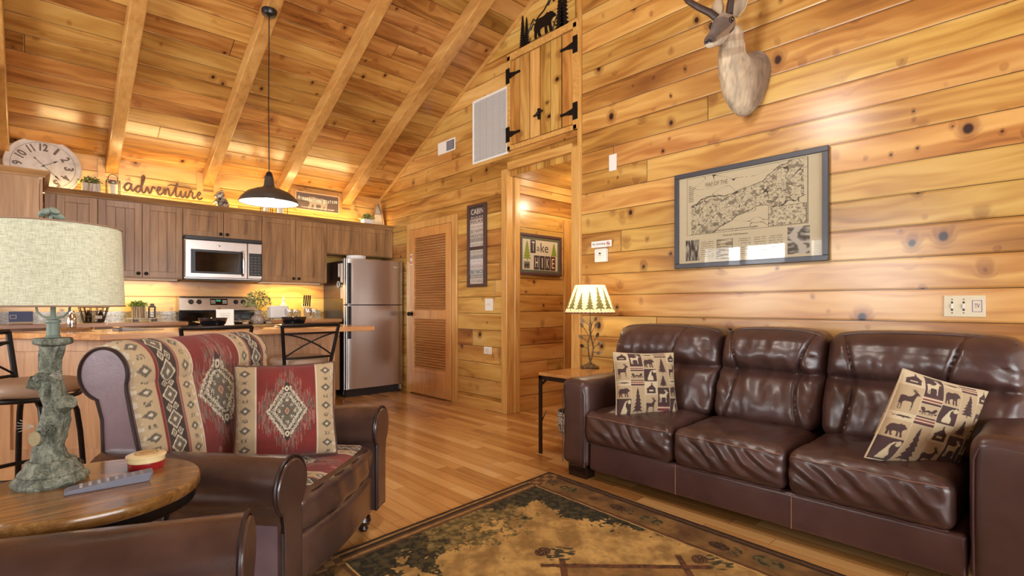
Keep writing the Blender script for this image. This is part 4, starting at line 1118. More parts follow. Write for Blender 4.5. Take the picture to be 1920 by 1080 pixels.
for j in range(ringsN + 1):
    q = j / ringsN * (len(spine) - 1); i = min(len(spine) - 2, int(q)); p, rad = spl(i, q - i)
    p = RT * p.x + UP * p.z
    for k in range(nv_):
        a = 2 * PI * k / nv_; rr = rad * (1 + .24 * nz(math.cos(a) * 2.2, math.sin(a) * 2.2, p.z * 16) + .08 * math.sin(6 * a + 12 * p.z) + .07 * nz(math.cos(a) * 7, math.sin(a) * 7, p.z * 60))
        vs.append((p.x + rr * math.cos(a), p.y + rr * math.sin(a), p.z))
for j in range(ringsN):
    for k in range(nv_): k2 = (k + 1) % nv_; fs.append((j * nv_ + k, j * nv_ + k2, (j + 1) * nv_ + k2, (j + 1) * nv_ + k))
tk.add(vs, fs)
def stub(p, d, r0, r1, L_, mat2=True):
    p, d = Vector(p), Vector(d).normalized(); tk.tube([p, p + d * L_ * .6, p + d * L_], [r0, r1 * 1.05, r1], 16); return p + d * L_
e1 = stub(RT * .0 + UP * .13, -FD * .9 + RT * (-.1) + UP * .1, .022, .020, .045)
e2 = stub(RT * (-.01) + UP * .275, -FD * .45 - RT * .75 + UP * .25, .020, .018, .040)
e3 = stub(RT * .015 + UP * .205, RT * .9 - FD * .1 + UP * .55, .024, .021, .050)
trunk = tk.build('log_trunk', M['bark'], lamp, ang=60)
for p, d, r_ in ((e1, -FD * .9 - RT * .1 + UP * .1, .019), (e2, -FD * .45 - RT * .75 + UP * .25, .017)):
    d = d.normalized(); m = MB(); m.tube([p - d * .001, p + d * .0015], r_, 20); m.build('branch_cut', M['cutwood'], trunk)
for (x, z) in ((.0, .300), (.022, .155)):       # pinecones
    m = MB()
    for k in range(70):
        th = math.acos(1 - 2 * (k + .5) / 70); ph = k * 2.39996; d = Vector((math.sin(th) * math.cos(ph), math.sin(th) * math.sin(ph), math.cos(th)))
        c_ = RT * x - FD * .030 + UP * z + Vector((d.x * .015, d.y * .015, d.z * .012)); m.sphere(c_, .0037, 6, 4)
    m.build('pinecone', M['bark'], trunk)
m = MB()
for (x, z, dx, s_) in ((.022, .306, 1, 1), (-.02, .165, -1, 1.3)):
    for k in range(5):
        a = R(-30 + 17 * k); p = RT * x - FD * .030 + UP * z; m.tube([p, p + (RT * dx * math.cos(a) + UP * math.sin(a) * .6) * .038 * s_], .0006, 4)
m.build('pine_needles', plain('grey_needles', (176, 172, 156), .7), trunk)
b = MB(); b.lathe([(0, .386), (.030, .387), (.041, .391), (.043, .396), (.043, .405), (.041, .408), (0, .409)], 60, c=(RT * .006)[:], fn=lambda a, z: 1 + .05 * math.sin(17 * a) * (1 if z < .405 else .3)); b.build('bark_collar', M['bark'], lamp, ang=50)
b = MB(); b.lathe([(.0165, .409), (.0175, .413), (.0145, .416), (.0145, .448), (.0175, .452), (.016, .458), (.006, .460), (.006, .52), (.011, .522), (.011, .55), (0, .552)], 28, c=(RT * .006)[:]); b.build('lamp_neck', M['verdi'], lamp)
hp = MB()
for s_ in (-1, 1): hp.tube([RT * (.006 + s_ * x) + UP * z for x, z in ((.006, .462), (.030, .468), (.045, .482), (.052, .52), (.052, .60), (.03, .68), (0, .715))], .003, 6)
hp.tube([RT * .006 + UP * .712, RT * .006 + UP * .738], .003, 6); hp.build('harp', M['verdi'], lamp)
g = G('linen_shade'); co = g.obj()
a = g.noise(g.vec(co[0] * 60.0, co[1] * 60.0, co[2] * 420.0), 1.0, 3.0, .6); b = g.noise(g.vec(co[0] * 500.0, co[1] * 500.0, co[2] * 60.0), 1.0, 2.0)
g.set(col=g.ramp(a * .6 + b * .4, [(.32, (166, 168, 138)), (.52, (206, 208, 180)), (.7, (226, 226, 204))]), rough=.9); g.bump(a + b, .3, .002); M['linen'] = g.mat
s = MB(); s.lathe([(.168, .495), (.159, .722)], 80, caps=False); s.lathe([(.157, .722), (.166, .495)], 80, caps=False); s.lathe([(.168, .495), (.166, .495)], 80, caps=False); s.lathe([(.157, .722), (.159, .722)], 80, caps=False)
shd = s.build('lamp_shade', M['linen'], lamp)
for r_, z in ((.1685, .497), (.1595, .721)):
    tr_ = MB(); tr_.tube([(r_ * math.cos(a), r_ * math.sin(a), z) for a in [2 * PI * i / 80 for i in range(80)]], .0022, 6, closed=True)
    tr_.build('shade_trim', plain('shade_trim_tan', (150, 120, 96), .8), shd)
sp = MB()
for i in range(3): a = i * 2 * PI / 3; sp.tube([(0, 0, .717), (.157 * math.cos(a), .157 * math.sin(a), .717)], .002, 5)
sp.build('shade_spider', M['verdi'], shd)
f = MB(); 
for k in range(5): a = k * 1.3; f.sphere((.014 * math.cos(a), .014 * math.sin(a), .752 + .003 * k), (.019, .012, .009), 12, 8, rot=Matrix.Rotation(a, 3, 'Z') @ Matrix.Rotation(.4, 3, 'Y'))
f.tube([(0, 0, .735), (0, 0, .750)], .004, 8); f.build('finial', M['verdi'], lamp)
# tin
tn = thing('round_tin', 'small round red and cream tin on the side table', 'tin', FD * 1.60 - RT * 1.125 + UP * .600)
MB().lathe([(0, 0), (.045, 0), (.047, .003), (.047, .024)], 48).build('tin_body', plain('red_enamel', (150, 26, 34), .3, coat=.4), tn)
cr_ = plain('cream_enamel', (222, 200, 150), .35, coat=.3)
MB().lathe([(.0475, .022), (.049, .024), (.049, .036), (.0525, .038), (.0525, .041), (.047, .043), (.043, .045), (0, .0455)], 48, caps=False).build('tin_lid', cr_, tn)
m = MB(); m.tube([(.030 * math.cos(a), .030 * math.sin(a), .0462) for a in [2 * PI * i / 30 for i in range(30)]], .0015, 5, closed=True); m.sphere((0, 0, .0455), (.020, .012, .003)); m.build('lid_emblem', plain('tin_emblem', (176, 140, 92), .4), tn)
# remote
ra = FD * 1.375 - RT * 1.185; rb = FD * 1.50 - RT * 1.035; dr_ = (rb - ra).normalized()
rm = thing('remote_control', 'long grey remote control on the side table in front of the lamp', 'remote', (ra + rb) / 2 + UP * .600, math.atan2(dr_.y, dr_.x))
LL = (rb - ra).length / 2
MB().prism([(-LL, .0), (-LL, .006), (-LL + .01, .012), (LL - .04, .024), (LL, .026), (LL - .012, .0)], -.024, .024, 'xz').build('remote_body', plain('grey_remote', (104, 104, 116), .45), rm, bevel=.003, smooth=False)
m = MB()
for i in range(8):
    for j in range(3):
        x = -LL + .035 + i * .019; m.obox((x, -.014 + .014 * j, .0148 + (i * .0013 if i < 8 else .012)), (.0034, 0, .0003), (0, .0028, 0), (0, 0, .0009))
m.build('buttons', plain('pale_buttons', (176, 168, 160), .5), rm, smooth=False)

# ================================================================== END TABLE, LEAF LAMP, BASKET
t = thing('end_table', 'small wooden topped metal end table behind the far sofa arm', 'table', (3.11, 2.505, 0))
MB().box(-.345, .345, -.205, .205, .578, .600).build('tabletop', M['endtop'], t, smooth=False, bevel=.003)
f = MB()
f.box(-.345, .345, .187, .205, .548, .577).box(-.345, .345, -.205, -.187, .548, .577).box(-.345, -.327, -.187, .187, .548, .577).box(.327, .345, -.187, .187, .548, .577)
f.build('apron', M['bronze'], t, smooth=False, bevel=.002)
for sx in (-1, 1):
    for sy in (-1, 1):
        MB().prism([(sx * .345, sy * .205), (sx * .312, sy * .205), (sx * .312, sy * .197), (sx * .337, sy * .197), (sx * .337, sy * .175), (sx * .345, sy * .175)], 0, .578, 'xy').build('leg', M['bronze'], t, smooth=False)
sh_ = MB(); sh_.box(-.335, .335, -.195, .195, .135, .155); sh_.build('lower_shelf', M['endtop'], t, smooth=False)
b = MB()
for sy in (-1, 1):
    b.tube([(-.335, sy * .200, .50), (-.22, sy * .2, .575)], .006, 6); b.tube([(-.335, sy * .200, .21), (-.27, sy * .2, .30)], .005, 6)
b.tube([(-.341, .19, .50), (-.341, .10, .57)], .006, 6); b.tube([(-.341, -.19, .50), (-.341, -.10, .57)], .006, 6)
b.build('corner_brace', M['bronze'], t)
rv = MB()
for z in (.56, .53, .19, .15): 
    for x in (-.332, -.320): rv.sphere((x, .206, z), .004, 8, 6)
# basket of patterned cloth on the lower shelf
g = G('speckled_wicker'); co = g.obj(); a = g.noise(g.vec(*co), 70.0, 3.0)
g.set(col=g.ramp(a, [(.42, (70, 60, 54)), (.5, (150, 140, 124)), (.58, (226, 218, 202))]), rough=.8); g.bump(a, .6, .01); M['wick'] = g.mat
bk_ = thing('storage_basket', 'speckled grey and white basket on the lower shelf of the end table', 'basket', (2.98, 2.54, .156))
MB().lathe([(0, 0), (.11, 0), (.125, .02), (.135, .12), (.128, .155), (.120, .15), (.122, .12), (.112, .02), (0, .015)], 36).build('basket_body', M['wick'], bk_)
m = MB(); m.tube([(.10 * math.cos(a), -.10 * math.cos(a) * 0 , .15 + .07 * math.sin(a)) for a in [PI * i / 14 for i in range(15)]], .006, 6); m.build('basket_handle', M['wick'], bk_)

lm = thing('table_lamp', 'lit leaf stem lamp with pine tree shade on the wooden end table', 'lamp', (3.25, 2.615, .600))
g = G('weathered_bronze'); co = g.obj(); a = g.noise(g.vec(*co), 40.0, 3.0)
g.set(col=g.ramp(a, [(.35, (74, 58, 44)), (.6, (124, 104, 80)), (.8, (160, 146, 120))]), rough=.45, metal=.6); M['wbronze'] = g.mat
MB().lathe([(0, 0), (.072, 0), (.075, .006), (.070, .014), (.055, .018), (.038, .030), (.018, .036), (.010, .05), (0, .05)], 36, fn=lambda a, z: 1 + .03 * math.sin(9 * a)).build('lamp_base', M['wbronze'], lm)
st = MB()
def W2L(x, z, y=0): return RT * x + UP * z + FD * y
st.tube([W2L(x, z, y) for x, z, y in ((.0, .04, 0), (.018, .10, .0), (.028, .17, .01), (.010, .24, .0), (-.006, .31, -.01), (.004, .40, 0), (0, .50, 0))], [.006, .006, .0055, .005, .005, .0045, .004], 8)
st.tube([W2L(x, z, y) for x, z, y in ((.002, .04, 0), (-.012, .12, .0), (-.018, .20, -.01), (.004, .28, .0), (.012, .34, .01), (0, .40, 0))], [.006, .005, .005, .0045, .004, .003], 8)
br_ = [(.022, .14, .07, .19), (.024, .19, .055, .25), (-.016, .20, -.065, .24), (-.012, .26, -.06, .33), (.008, .27, .045, .33), (-.016, .15, -.055, .17), (.0, .33, -.05, .37), (.01, .33, .04, .38), (.02, .12, .06, .12)]
for x0, z0, x1, z1 in br_: st.tube([W2L(x0, z0), W2L((x0 + x1) / 2, (z0 + z1) / 2 + .008, .01), W2L(x1, z1, .0)], .0028, 6)
stem = st.build('lamp_stem', M['wbronze'], lm)
lf = MB()
for i, (x0, z0, x1, z1) in enumerate(br_):
    d = Vector((x1 - x0, z1 - z0)).normalized(); L_ = .045; n_ = 10; pts = []
    for k in range(n_ + 1):
        q = k / n_; w = .017 * math.sin(PI * q) ** .8 * (1 - .3 * q)
        pts.append((q, w))
    ring = [(x1 + d.x * L_ * (q - .2) - d.y * w, z1 + d.y * L_ * (q - .2) + d.x * w) for q, w in pts] + [(x1 + d.x * L_ * (q - .2) + d.y * w, z1 + d.y * L_ * (q - .2) - d.x * w) for q, w in reversed(pts[1:-1])]
    tw = RT * .9 + FD * (.5 if i % 2 else -.4); tw.normalize()
    vs = [lm.location * 0 + W2L(x1, z1) + tw * (x - x1) + UP * (z - z1) for x, z in ring]; nn_ = tw.cross(UP) * .0015
    k0 = len(ring); lf.add([v + nn_ for v in vs] + [v - nn_ for v in vs], [tuple(range(k0)), tuple(range(2 * k0 - 1, k0 - 1, -1))] + [(a, (a + 1) % k0, k0 + (a + 1) % k0, k0 + a) for a in range(k0)])
lo_ = lf.build('leaves', M['wbronze'], lm, smooth=False); lo_['kind'] = 'stuff'
g = G('parchment_pine_shade'); a_ = g.n.new('ShaderNodeVertexColor'); a_.layer_name = 'Col'; g.n.remove(g.p)
dif = g.n.new('ShaderNodeBsdfDiffuse'); trl = g.n.new('ShaderNodeBsdfTranslucent'); mx = g.n.new('ShaderNodeMixShader'); mx.inputs[0].default_value = .6
g.l.new(a_.outputs[0], dif.inputs[0]); g.l.new(a_.outputs[0], trl.inputs[0]); g.l.new(dif.outputs[0], mx.inputs[1]); g.l.new(trl.outputs[0], mx.inputs[2]); g.l.new(mx.outputs[0], g.out.inputs[0]); M['parch'] = g.mat
def shcol(u, v):
    x = u * 14; k = int(x); f = x - k; s_ = .55 + .35 * abs(math.sin(k * 2.3)); c = lin((240, 222, 186))
    if v < .05: return lin((120, 84, 56)) if v < .018 or math.sin(u * 2 * PI * 40) > 0.2 else c
    if v > .97: return lin((150, 110, 76))
    yy = (v - .07) / s_
    if 0 < yy < 1 and inpoly(TREE, (f - .5) / (1.05 * s_ + .2) + .5, yy): return lin((112, 108, 66))
    return c
s = MB(); s.grid(lambda u, v: ((.200 - .085 * v) * math.cos(2 * PI * u), (.200 - .085 * v) * math.sin(2 * PI * u), .437 + .225 * v), 260, 60, col=shcol)
shd = s.build('lamp_shade', M['parch'], lm, ang=80)
b = MB(); b.tube([(.2005 * math.cos(a), .2005 * math.sin(a), .436) for a in [2 * PI * i / 64 for i in range(64)]], .003, 6, closed=True)
b.build('shade_trim', plain('brown_leather_lace', (96, 62, 40), .7), shd)
b = MB(); b.sphere((0, 0, .545), (.022, .022, .03)); b.tube([(0, 0, .49), (0, 0, .52)], .012, 10); b.build('bulb', M['bulb'], lm)
b = MB(); b.tube([(0, 0, .655), (0, 0, .672)], .004, 8)
for i in range(3): a = i * 2.094; b.tube([(0, 0, .655), (.113 * math.cos(a), .113 * math.sin(a), .655)], .0018, 5)
b.tube([(.012, 0, .50), (.03, 0, .52), (.035, 0, .58), (.0, 0, .655), (-.035, 0, .58), (-.03, 0, .52), (-.012, 0, .50)], .0018, 5); b.build('harp', M['wbronze'], lm)

# ================================================================== PENDANT
pd = thing('pendant_lamp', 'dark dome pendant lamp on a long cord over the breakfast bar', 'lamp', (1.38, 4.345, 1.912))
o = MB(); prof = [(.030, .205), (.034, .19), (.040, .135), (.052, .120), (.10, .105), (.16, .078), (.205, .035), (.216, .012), (.218, 0)]
o.lathe(prof, 64, caps=False); inner = [(r - .003, z - .003) for r, z in prof][::-1]; inner[0] = (.215, 0)
sh1 = o.build('lamp_shade', plain('brown_black_enamel', (58, 52, 48), .35, coat=.4), pd, ang=50)
i_ = MB(); i_.lathe(inner, 64, caps=False); i_.build('shade_lining', plain('white_shade_lining', (246, 244, 238), .5), sh1, ang=50)
MB().tube([(.2175 * math.cos(a), .2175 * math.sin(a), .0) for a in [2 * PI * i / 64 for i in range(64)]], .003, 6, closed=True).build('shade_rim', plain('brown_black_rim', (46, 40, 38), .3), sh1)
MB().lathe([(0, .245), (.014, .245), (.022, .235), (.030, .205), (.0, .204)], 24).build('lamp_cap', M['blackp'], pd)
b = MB(); b.sphere((0, 0, .065), (.045, .045, .055), 20, 14); b.build('bulb', M['bulb'], pd)
MB().tube([(0, 0, .24), (-.004, .002, .8), (.0, 0, 1.50)], .004, 8).build('cord', M['blackp'], pd)
MB().lathe([(0, 1.475), (.02, 1.478), (.05, 1.49), (.058, 1.51), (.058, 1.53), (0, 1.56)], 32).build('ceiling_canopy', M['blackp'], pd)

# ================================================================== ANTELOPE MOUNT (local x = screen right, y = into the wall)
am = thing('antelope_head', 'mounted pronghorn antelope head and neck high on the log wall', 'hunting trophy', (GX, 1.48, 2.60), R(-90))
hd_ = MB(); hc = []
def lp(p): return Vector(p)
def loft(rings, n=36, colf=None, cap0=False, cap1=True, disp=0.0, egg=0.0):
    """rings: (centre, side vec * radius, up vec * radius); smooth catmull interpolation"""
    K = 6; R_ = []
    for i in range(len(rings) - 1):
        p0 = rings[max(0, i - 1)]; p1_ = rings[i]; p2_ = rings[i + 1]; p3_ = rings[min(len(rings) - 1, i + 2)]
        for k in range(K if i < len(rings) - 2 else K + 1):
            tt_ = k / K
            def cr(a): 
                a0, a1, a2, a3 = [Vector(q[a]) for q in (p0, p1_, p2_, p3_)]
                return .5 * ((2 * a1) + (a2 - a0) * tt_ + (2 * a0 - 5 * a1 + 4 * a2 - a3) * tt_ ** 2 + (3 * a1 - a0 - 3 * a2 + a3) * tt_ ** 3)
            R_.append((cr(0), cr(1), cr(2)))
    vs = []; cs = []
    for j, (c_, s_, u_) in enumerate(R_):
        for k in range(n):
            a = 2 * PI * k / n; e = 1 + disp * nz(c_.z * 20 + math.cos(a) * 2, math.sin(a) * 2, j * .1)
            p = c_ + (s_ * math.cos(a) * (1 + egg * math.sin(a)) + u_ * math.sin(a)) * e; vs.append(p); cs.append(colf(p, a, j / (len(R_) - 1)) if colf else (.5, .5, .5))
    fs = [(j * n + k, j * n + (k + 1) % n, (j + 1) * n + (k + 1) % n, (j + 1) * n + k) for j in range(len(R_) - 1) for k in range(n)]
    if cap0: fs.append(tuple(range(n - 1, -1, -1)))
    if cap1: fs.append(tuple(range((len(R_) - 1) * n, len(R_) * n)))
    hd_.add(vs, fs); hc.extend(cs)
CRE = lin((188, 170, 142)); TAN3 = lin((140, 112, 84)); DKF = lin((92, 72, 58)); BLK = lin((34, 26, 22)); WHT = lin((206, 194, 172))
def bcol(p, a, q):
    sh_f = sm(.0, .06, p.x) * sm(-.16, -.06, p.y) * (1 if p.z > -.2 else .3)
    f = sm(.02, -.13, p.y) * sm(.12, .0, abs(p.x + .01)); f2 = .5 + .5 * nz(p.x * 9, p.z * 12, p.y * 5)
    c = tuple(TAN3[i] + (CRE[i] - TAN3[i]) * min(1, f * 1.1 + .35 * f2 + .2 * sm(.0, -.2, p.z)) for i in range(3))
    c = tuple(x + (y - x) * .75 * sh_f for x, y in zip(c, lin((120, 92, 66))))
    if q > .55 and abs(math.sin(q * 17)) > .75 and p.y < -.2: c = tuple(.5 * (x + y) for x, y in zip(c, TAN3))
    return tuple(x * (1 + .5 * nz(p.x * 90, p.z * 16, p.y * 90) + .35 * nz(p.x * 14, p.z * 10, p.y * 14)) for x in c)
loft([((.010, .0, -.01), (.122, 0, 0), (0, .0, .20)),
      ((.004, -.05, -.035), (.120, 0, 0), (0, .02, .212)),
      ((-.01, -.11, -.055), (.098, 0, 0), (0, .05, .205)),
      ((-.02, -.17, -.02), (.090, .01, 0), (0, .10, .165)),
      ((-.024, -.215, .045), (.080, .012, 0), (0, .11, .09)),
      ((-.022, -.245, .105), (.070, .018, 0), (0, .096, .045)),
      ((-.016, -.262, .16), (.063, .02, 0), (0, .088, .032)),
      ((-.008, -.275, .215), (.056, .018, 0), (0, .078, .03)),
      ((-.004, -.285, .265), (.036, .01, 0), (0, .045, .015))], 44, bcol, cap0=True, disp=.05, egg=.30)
S_ = Vector((.93, .33, .08)).normalized(); Dh = Vector((-.06, -.72, -.69)).normalized(); Uh = S_.cross(Dh).normalized()
if Uh.z < 0: Uh = -Uh
def hcol(p, a, q):
    u = math.sin(a); c = TAN3
    if u > .25 and q > .25: c = DKF
    if q > .80 and u > -.1: c = lin((86, 66, 56))
    if q > .93: c = BLK if u > -.15 else WHT
    if u < -.30 and q > .3: c = WHT if q > .66 else CRE
    if .12 < q < .36 and u < -.15 and abs(math.cos(a)) > .5: c = lin((60, 44, 36))
    return tuple(x * (1 + .2 * nz(p.x * 70, p.z * 50, p.y * 30)) for x in c)
H0 = Vector((-.022, -.295, .300))
hr = [(-.02, .034, .040, 0), (.025, .060, .070, -.004), (.075, .068, .080, -.014), (.115, .060, .078, -.020), (.155, .050, .066, -.018), (.195, .041, .053, -.012), (.232, .038, .046, -.008), (.260, .037, .042, -.006), (.278, .028, .032, -.006), (.286, .008, .010, -.006)]
loft([(H0 + Dh * d + Uh * o_, S_ * a_, Uh * b_) for d, a_, b_, o_ in hr], 36, hcol, cap0=True, disp=.03)
hd_.c = hc
head = hd_.build('head_and_neck', M['fur'], am, ang=80)
blk = plain('glassy_black', (14, 10, 10), .08, coat=1.0)
for s_ in (-1, 1):
    e = MB(); e.sphere(H0 + Dh * .078 + S_ * (s_ * .059) + Uh * .026, .0175, 16, 12); e.build('eye', blk, head)
    lid = MB(); c0 = H0 + Dh * .082 + S_ * (s_ * .061) + Uh * .026
    lid.tube([c0 + Dh * .019 * math.cos(a) + Uh * .015 * math.sin(a) for a in [2 * PI * i / 20 for i in range(20)]], .0045, 6, closed=True); lid.build('eyelid', plain('dark_lid', (70, 52, 44), .7), head)
    n_ = MB(); n_.sphere(H0 + Dh * .276 + S_ * (s_ * .018) + Uh * .010, (.008, .006, .009), 10, 8); n_.build('nostril', blk, head)
    ea = MB(); base = H0 + Dh * .012 + S_ * (s_ * .052) + Uh * .02; ed = (S_ * (s_ * (.30 if s_ > 0 else .15)) + Uh * .62 - Dh * .75).normalized(); es = ed.cross(Dh).normalized(); ef = es.cross(ed)
    vs = []; nE = 12; mE = 9
    for j in range(nE + 1):
        q = j / nE; w = .040 * math.sin(PI * min(1, q * .80 + .17)) ** .8 * (1 - .0 * q) * (1 if q < .97 else .3)
        for k in range(mE):
            a = PI * (k / (mE - 1)); vs.append(base + ed * .155 * q + es * math.cos(a) * w - ef * math.sin(a) * w * .55 * s_ * (1 if True else 1))
    fs = [(j * mE + k, j * mE + k + 1, (j + 1) * mE + k + 1, (j + 1) * mE + k) for j in range(nE) for k in range(mE - 1)]
    ea.add(vs, fs); eo = ea.build('ear', plain('ear_hide', (178, 158, 132), .9), head, ang=80); so = eo.modifiers.new('thick', 'SOLIDIFY'); so.thickness = .005
    h = MB(); hb = H0 + Dh * .045 + S_ * (s_ * .036) + Uh * .050
    out = S_ * s_
    spl_ = 1.75 if s_ < 0 else .30
    pts = [hb + out * a_ * spl_ + UP * b_ + Vector((0, c_, 0)) for a_, b_, c_ in ((0, 0, 0), (.022, .045, -.004), (.06, .10, -.008), (.098, .165, -.005), (.122, .235, .01), (.125, .30, .02), (.105, .345, .035), (.075, .36, .05))]
    h.tube(pts, [.021, .020, .018, .016, .014, .012, .009, .004], 14, sq=(1.15, .85))
    h.tube([pts[3], pts[3] + Vector((0, -.03, .03)), pts[3] + Vector((0, -.05, .065))], [.014, .012, .004], 10)
    g_ = wood('antelope_horn', 2, ((30, 20, 18), (58, 42, 36), (92, 70, 58)), rough=.55, coat=0) if s_ < 0 else bpy.data.materials['antelope_horn']
    h.build('horn', g_, head)
pl_ = MB()
mth = MB(); mth.tube([H0 + Dh * (.240 + .012 * (1 - abs(k) / 4) ** 1) * 1 + S_ * (k * .0085) - Uh * .026 + Dh * (.030 * (1 - (k / 4) ** 2)) for k in range(-4, 5)], .0022, 5); mth.build('mouth_line', plain('mouth_line', (50, 36, 32), .8), head)

# ================================================================== MAP PICTURE
mp = thing('framed_map', 'large framed black and tan trail map hanging above the sofa', 'picture', (GX - .004, 1.515, 1.714), R(-90))
fw, fh = .5085, .346
def frame_mesh(w, h, b, d, y0=-.0):
    m = MB()
    for (x0, x1, z0, z1) in ((-w, w, h - b, h), (-w, w, -h, -h + b), (-w, -w + b, -h + b, h - b), (w - b, w, -h + b, h - b)): m.box(x0, x1, y0 - d, y0, z0, z1)
    return m
frame_mesh(fw, fh, .034, .026).build('picture_frame', plain('slate_frame', (58, 58, 66), .4, coat=.2), mp, smooth=False, bevel=.003)
def mapcol(u, v):
    P_ = lin((212, 200, 166)); K = lin((66, 58, 50)); Gm = lin((140, 128, 106))
    x, y = u, v
    if .065 < x < .915 and .325 < y < .985:
        if min(x - .065, .915 - x, y - .325, .985 - y) < .004: return K
        if .665 < x < .905 and .335 < y < .535:
            if min(x - .665, .905 - x, y - .335, .535 - y) < .004: return K
            n_ = nz(x * 50, y * 36, 2); return K if abs(n_) < .04 else (Gm if n_ > .25 else P_)
        cx = .10 + (y - .40) * 0; cen = .50 + (x - .12) * .42; half = .17 + .045 * math.sin(x * 9) - .20 * max(0, .22 - x) - .35 * max(0, x - .84)
        edge = (y - cen + .02) / half + .22 * fbm(x * 9, y * 9, 1.0)
        if abs(abs(edge) - 1) < .028 and .10 < x < .90: return K
        if abs(edge) < 1 and .10 < x < .89:
            n_ = fbm(x * 22, y * 18, 4); n2 = nz(x * 55, y * 50, 6)
            if abs(nz(x * 9, y * 12, 9)) < .014 or abs(nz(x * 16, y * 16, 19)) < .016: return K
            if abs(nz(x * 36, y * 30, 29)) < .05: return Gm
            if n_ > .26: return Gm
            return tuple(a * .82 for a in P_) if n2 > .22 else P_
        if abs(nz(x * 7, y * 9, 12)) < .009 and .12 < x: return K
        if .08 < x < .15 and .70 < y < .90 and int(y * 90) % 2 == 0 and x < .12 + .03 * nz(y * 50, 1): return Gm
        return P_
    if .055 < x < .165 and .03 < y < .27: return lin(tuple(int(q * min(1, max(.28, .62 + 1.1 * fbm(x * 70, y * 7, 3) + 1.2 * (y - .20)))) for q in (190, 182, 162)))
    if .790 < x < .925 and .03 < y < .305: return lin(tuple(int(q * min(1, max(.26, .38 + 1.3 * abs(fbm(x * 9, y * 16, 8)) + .9 * sm(.035, .0, abs(x - .855 - .03 * math.sin(y * 22)))))) for q in (196, 190, 174)))
    if .30 < x < .42 and .03 < y < .25:
        if min(x - .30, .42 - x, y - .03, .25 - y) < .004: return K
        return Gm if nz(x * 12, y * 70, 5) > .0 else P_
    for a0, a1 in ((.18, .28), (.46, .55), (.57, .65), (.67, .76)):
        if a0 < x < a1 and .05 < y < .245 and int(y * 130) % 3 == 0 and nz(x * 90, int(y * 130) * 1.7) > -.2: return Gm
    return P_
m = MB(); m.grid(lambda u, v: ((2 * u - 1) * (fw - .033), -.012, (2 * v - 1) * (fh - .033)), 420, 280, col=mapcol)
m.build('printed_map', M['print'], mp, smooth=False)
ink = plain('black_ink', (46, 40, 36), .7)
IW, IH = fw - .033, fh - .033
def onmap(u, v): return ((2 * u - 1) * IW, -.0125, (2 * v - 1) * IH)
lettering('GREAT SMOKY MOUNTAINS NATIONAL PARK', ink, mp, w=.42, h=.010, at=onmap(.38, .350), name='map_caption')
lettering('Road and Trail Distances', ink, mp, w=.17, h=.012, at=onmap(.44, .290), name='map_heading')
lettering('MAP OF THE', plain('grey_ink', (120, 108, 84), .7), mp, w=.16, h=.030, at=onmap(.30, .88), name='map_title')
MB().box(-IW, IW, -.0185, -.0165, -IH, IH).build('picture_glass', M['pane'], mp, smooth=False)
MB().box(-fw + .01, fw - .01, -.010, -.001, -fh + .01, fh - .01).build('backing', M['paper'], mp, smooth=False)

# ------------------------------------------------------------------ switches, outlet, vents, detector
def plate(name, label, cat, Y, z, w, h, wallrot=R(-90), loc=None, mat=None):
    t = thing(name, label, cat, loc or (GX - .0005, Y, z), wallrot)
    MB().box(-w / 2, w / 2, -.006, 0, -h / 2, h / 2).build('plate', mat or M['white'], t, smooth=False, bevel=.002)
    return t
iv = plain('ivory_plate', (222, 210, 178), .4)
t = plate('light_switch', 'wide ivory switch plate with purple sticker, right of the sofa back', 'switch', .3915, 1.0945, .164, .110, mat=iv)
for x in (-.048, -.002):
    MB().box(x - .005, x + .005, -.013, -.006, -.012, .012).build('toggle', M['white'], t, smooth=False, bevel=.002)
    q = MB()
    for z in (-.035, .035): q.sphere((x, -.006, z), .003, 8, 6)
    q.build('screw', M['bronze'], t)
    MB().box(x - .004, x + .004, -.0068, -.006, -.024, -.014).box(x - .004, x + .004, -.0068, -.006, .014, .024).build('switch_marking', ink, t, smooth=False)
frame_mesh(.019, .030, .0022, .001, -.006).build('sticker_outline', plain('purple_ink', (110, 84, 160), .6), t, loc=(.050, 0, 0), smooth=False)
lettering('TV', plain('violet_ink', (96, 66, 130), .6), t, w=.020, h=.022, at=(.050, -.0065, .002))
t = plate('light_switch', 'small double toggle switch plate left of the hall opening', 'switch', 4.185, 1.104, .125, .125)
for x in (-.03, .0, .03): MB().box(x - .004, x + .004, -.014, -.006, -.012, .012).build('toggle', iv, t, smooth=False)
t = plate('wall_outlet', 'white outlet plate low on the wall between louvred door and hall', 'outlet', 4.205, .622, .125, .075)
for x in (-.022, .022): MB().box(x - .017, x + .017, -.010, -.006, -.022, .022).build('socket', iv, t, smooth=False, bevel=.003)
b = MB().box(.040, .058, -.030, -.006, -.020, .026).build('plug', M['white'], t, smooth=False, bevel=.004)
t = plate('wall_plate', 'plain blank white plate high on the wall right of the hall opening', 'wall plate', 2.598, 2.279, .075, .135)
q = MB()
t2 = thing('smoke_detector', 'small square white alarm under the no smoking sign', 'alarm', (GX - .0005, 2.705, 1.517), R(-90))
MB().box(-.060, .060, -.035, 0, -.055, .055).build('alarm_body', M['white'], t2, smooth=False, bevel=.006)
MB().box(-.013, .008, -.0362, -.035, .010, .022).build('alarm_badge', M['blackp'], t2, smooth=False)
lettering('ALERT', ink, t2, w=.034, h=.007, at=(-.002, -.0358, -.002))
MB().box(-.058, .058, -.022, -.001, .055, .078).build('mounting_plate', plain('tan_mount', (168, 140, 118), .6), t2, smooth=False)
t3 = thing('no_smoking_sign', 'narrow white strip reading No Smoking with a red mark', 'sign', (GX - .023, 2.700, 1.612), R(-90))
MB().box(-.105, .105, -.003, 0, -.026, .026).build('sign_board', M['whitemat'], t3, smooth=False)
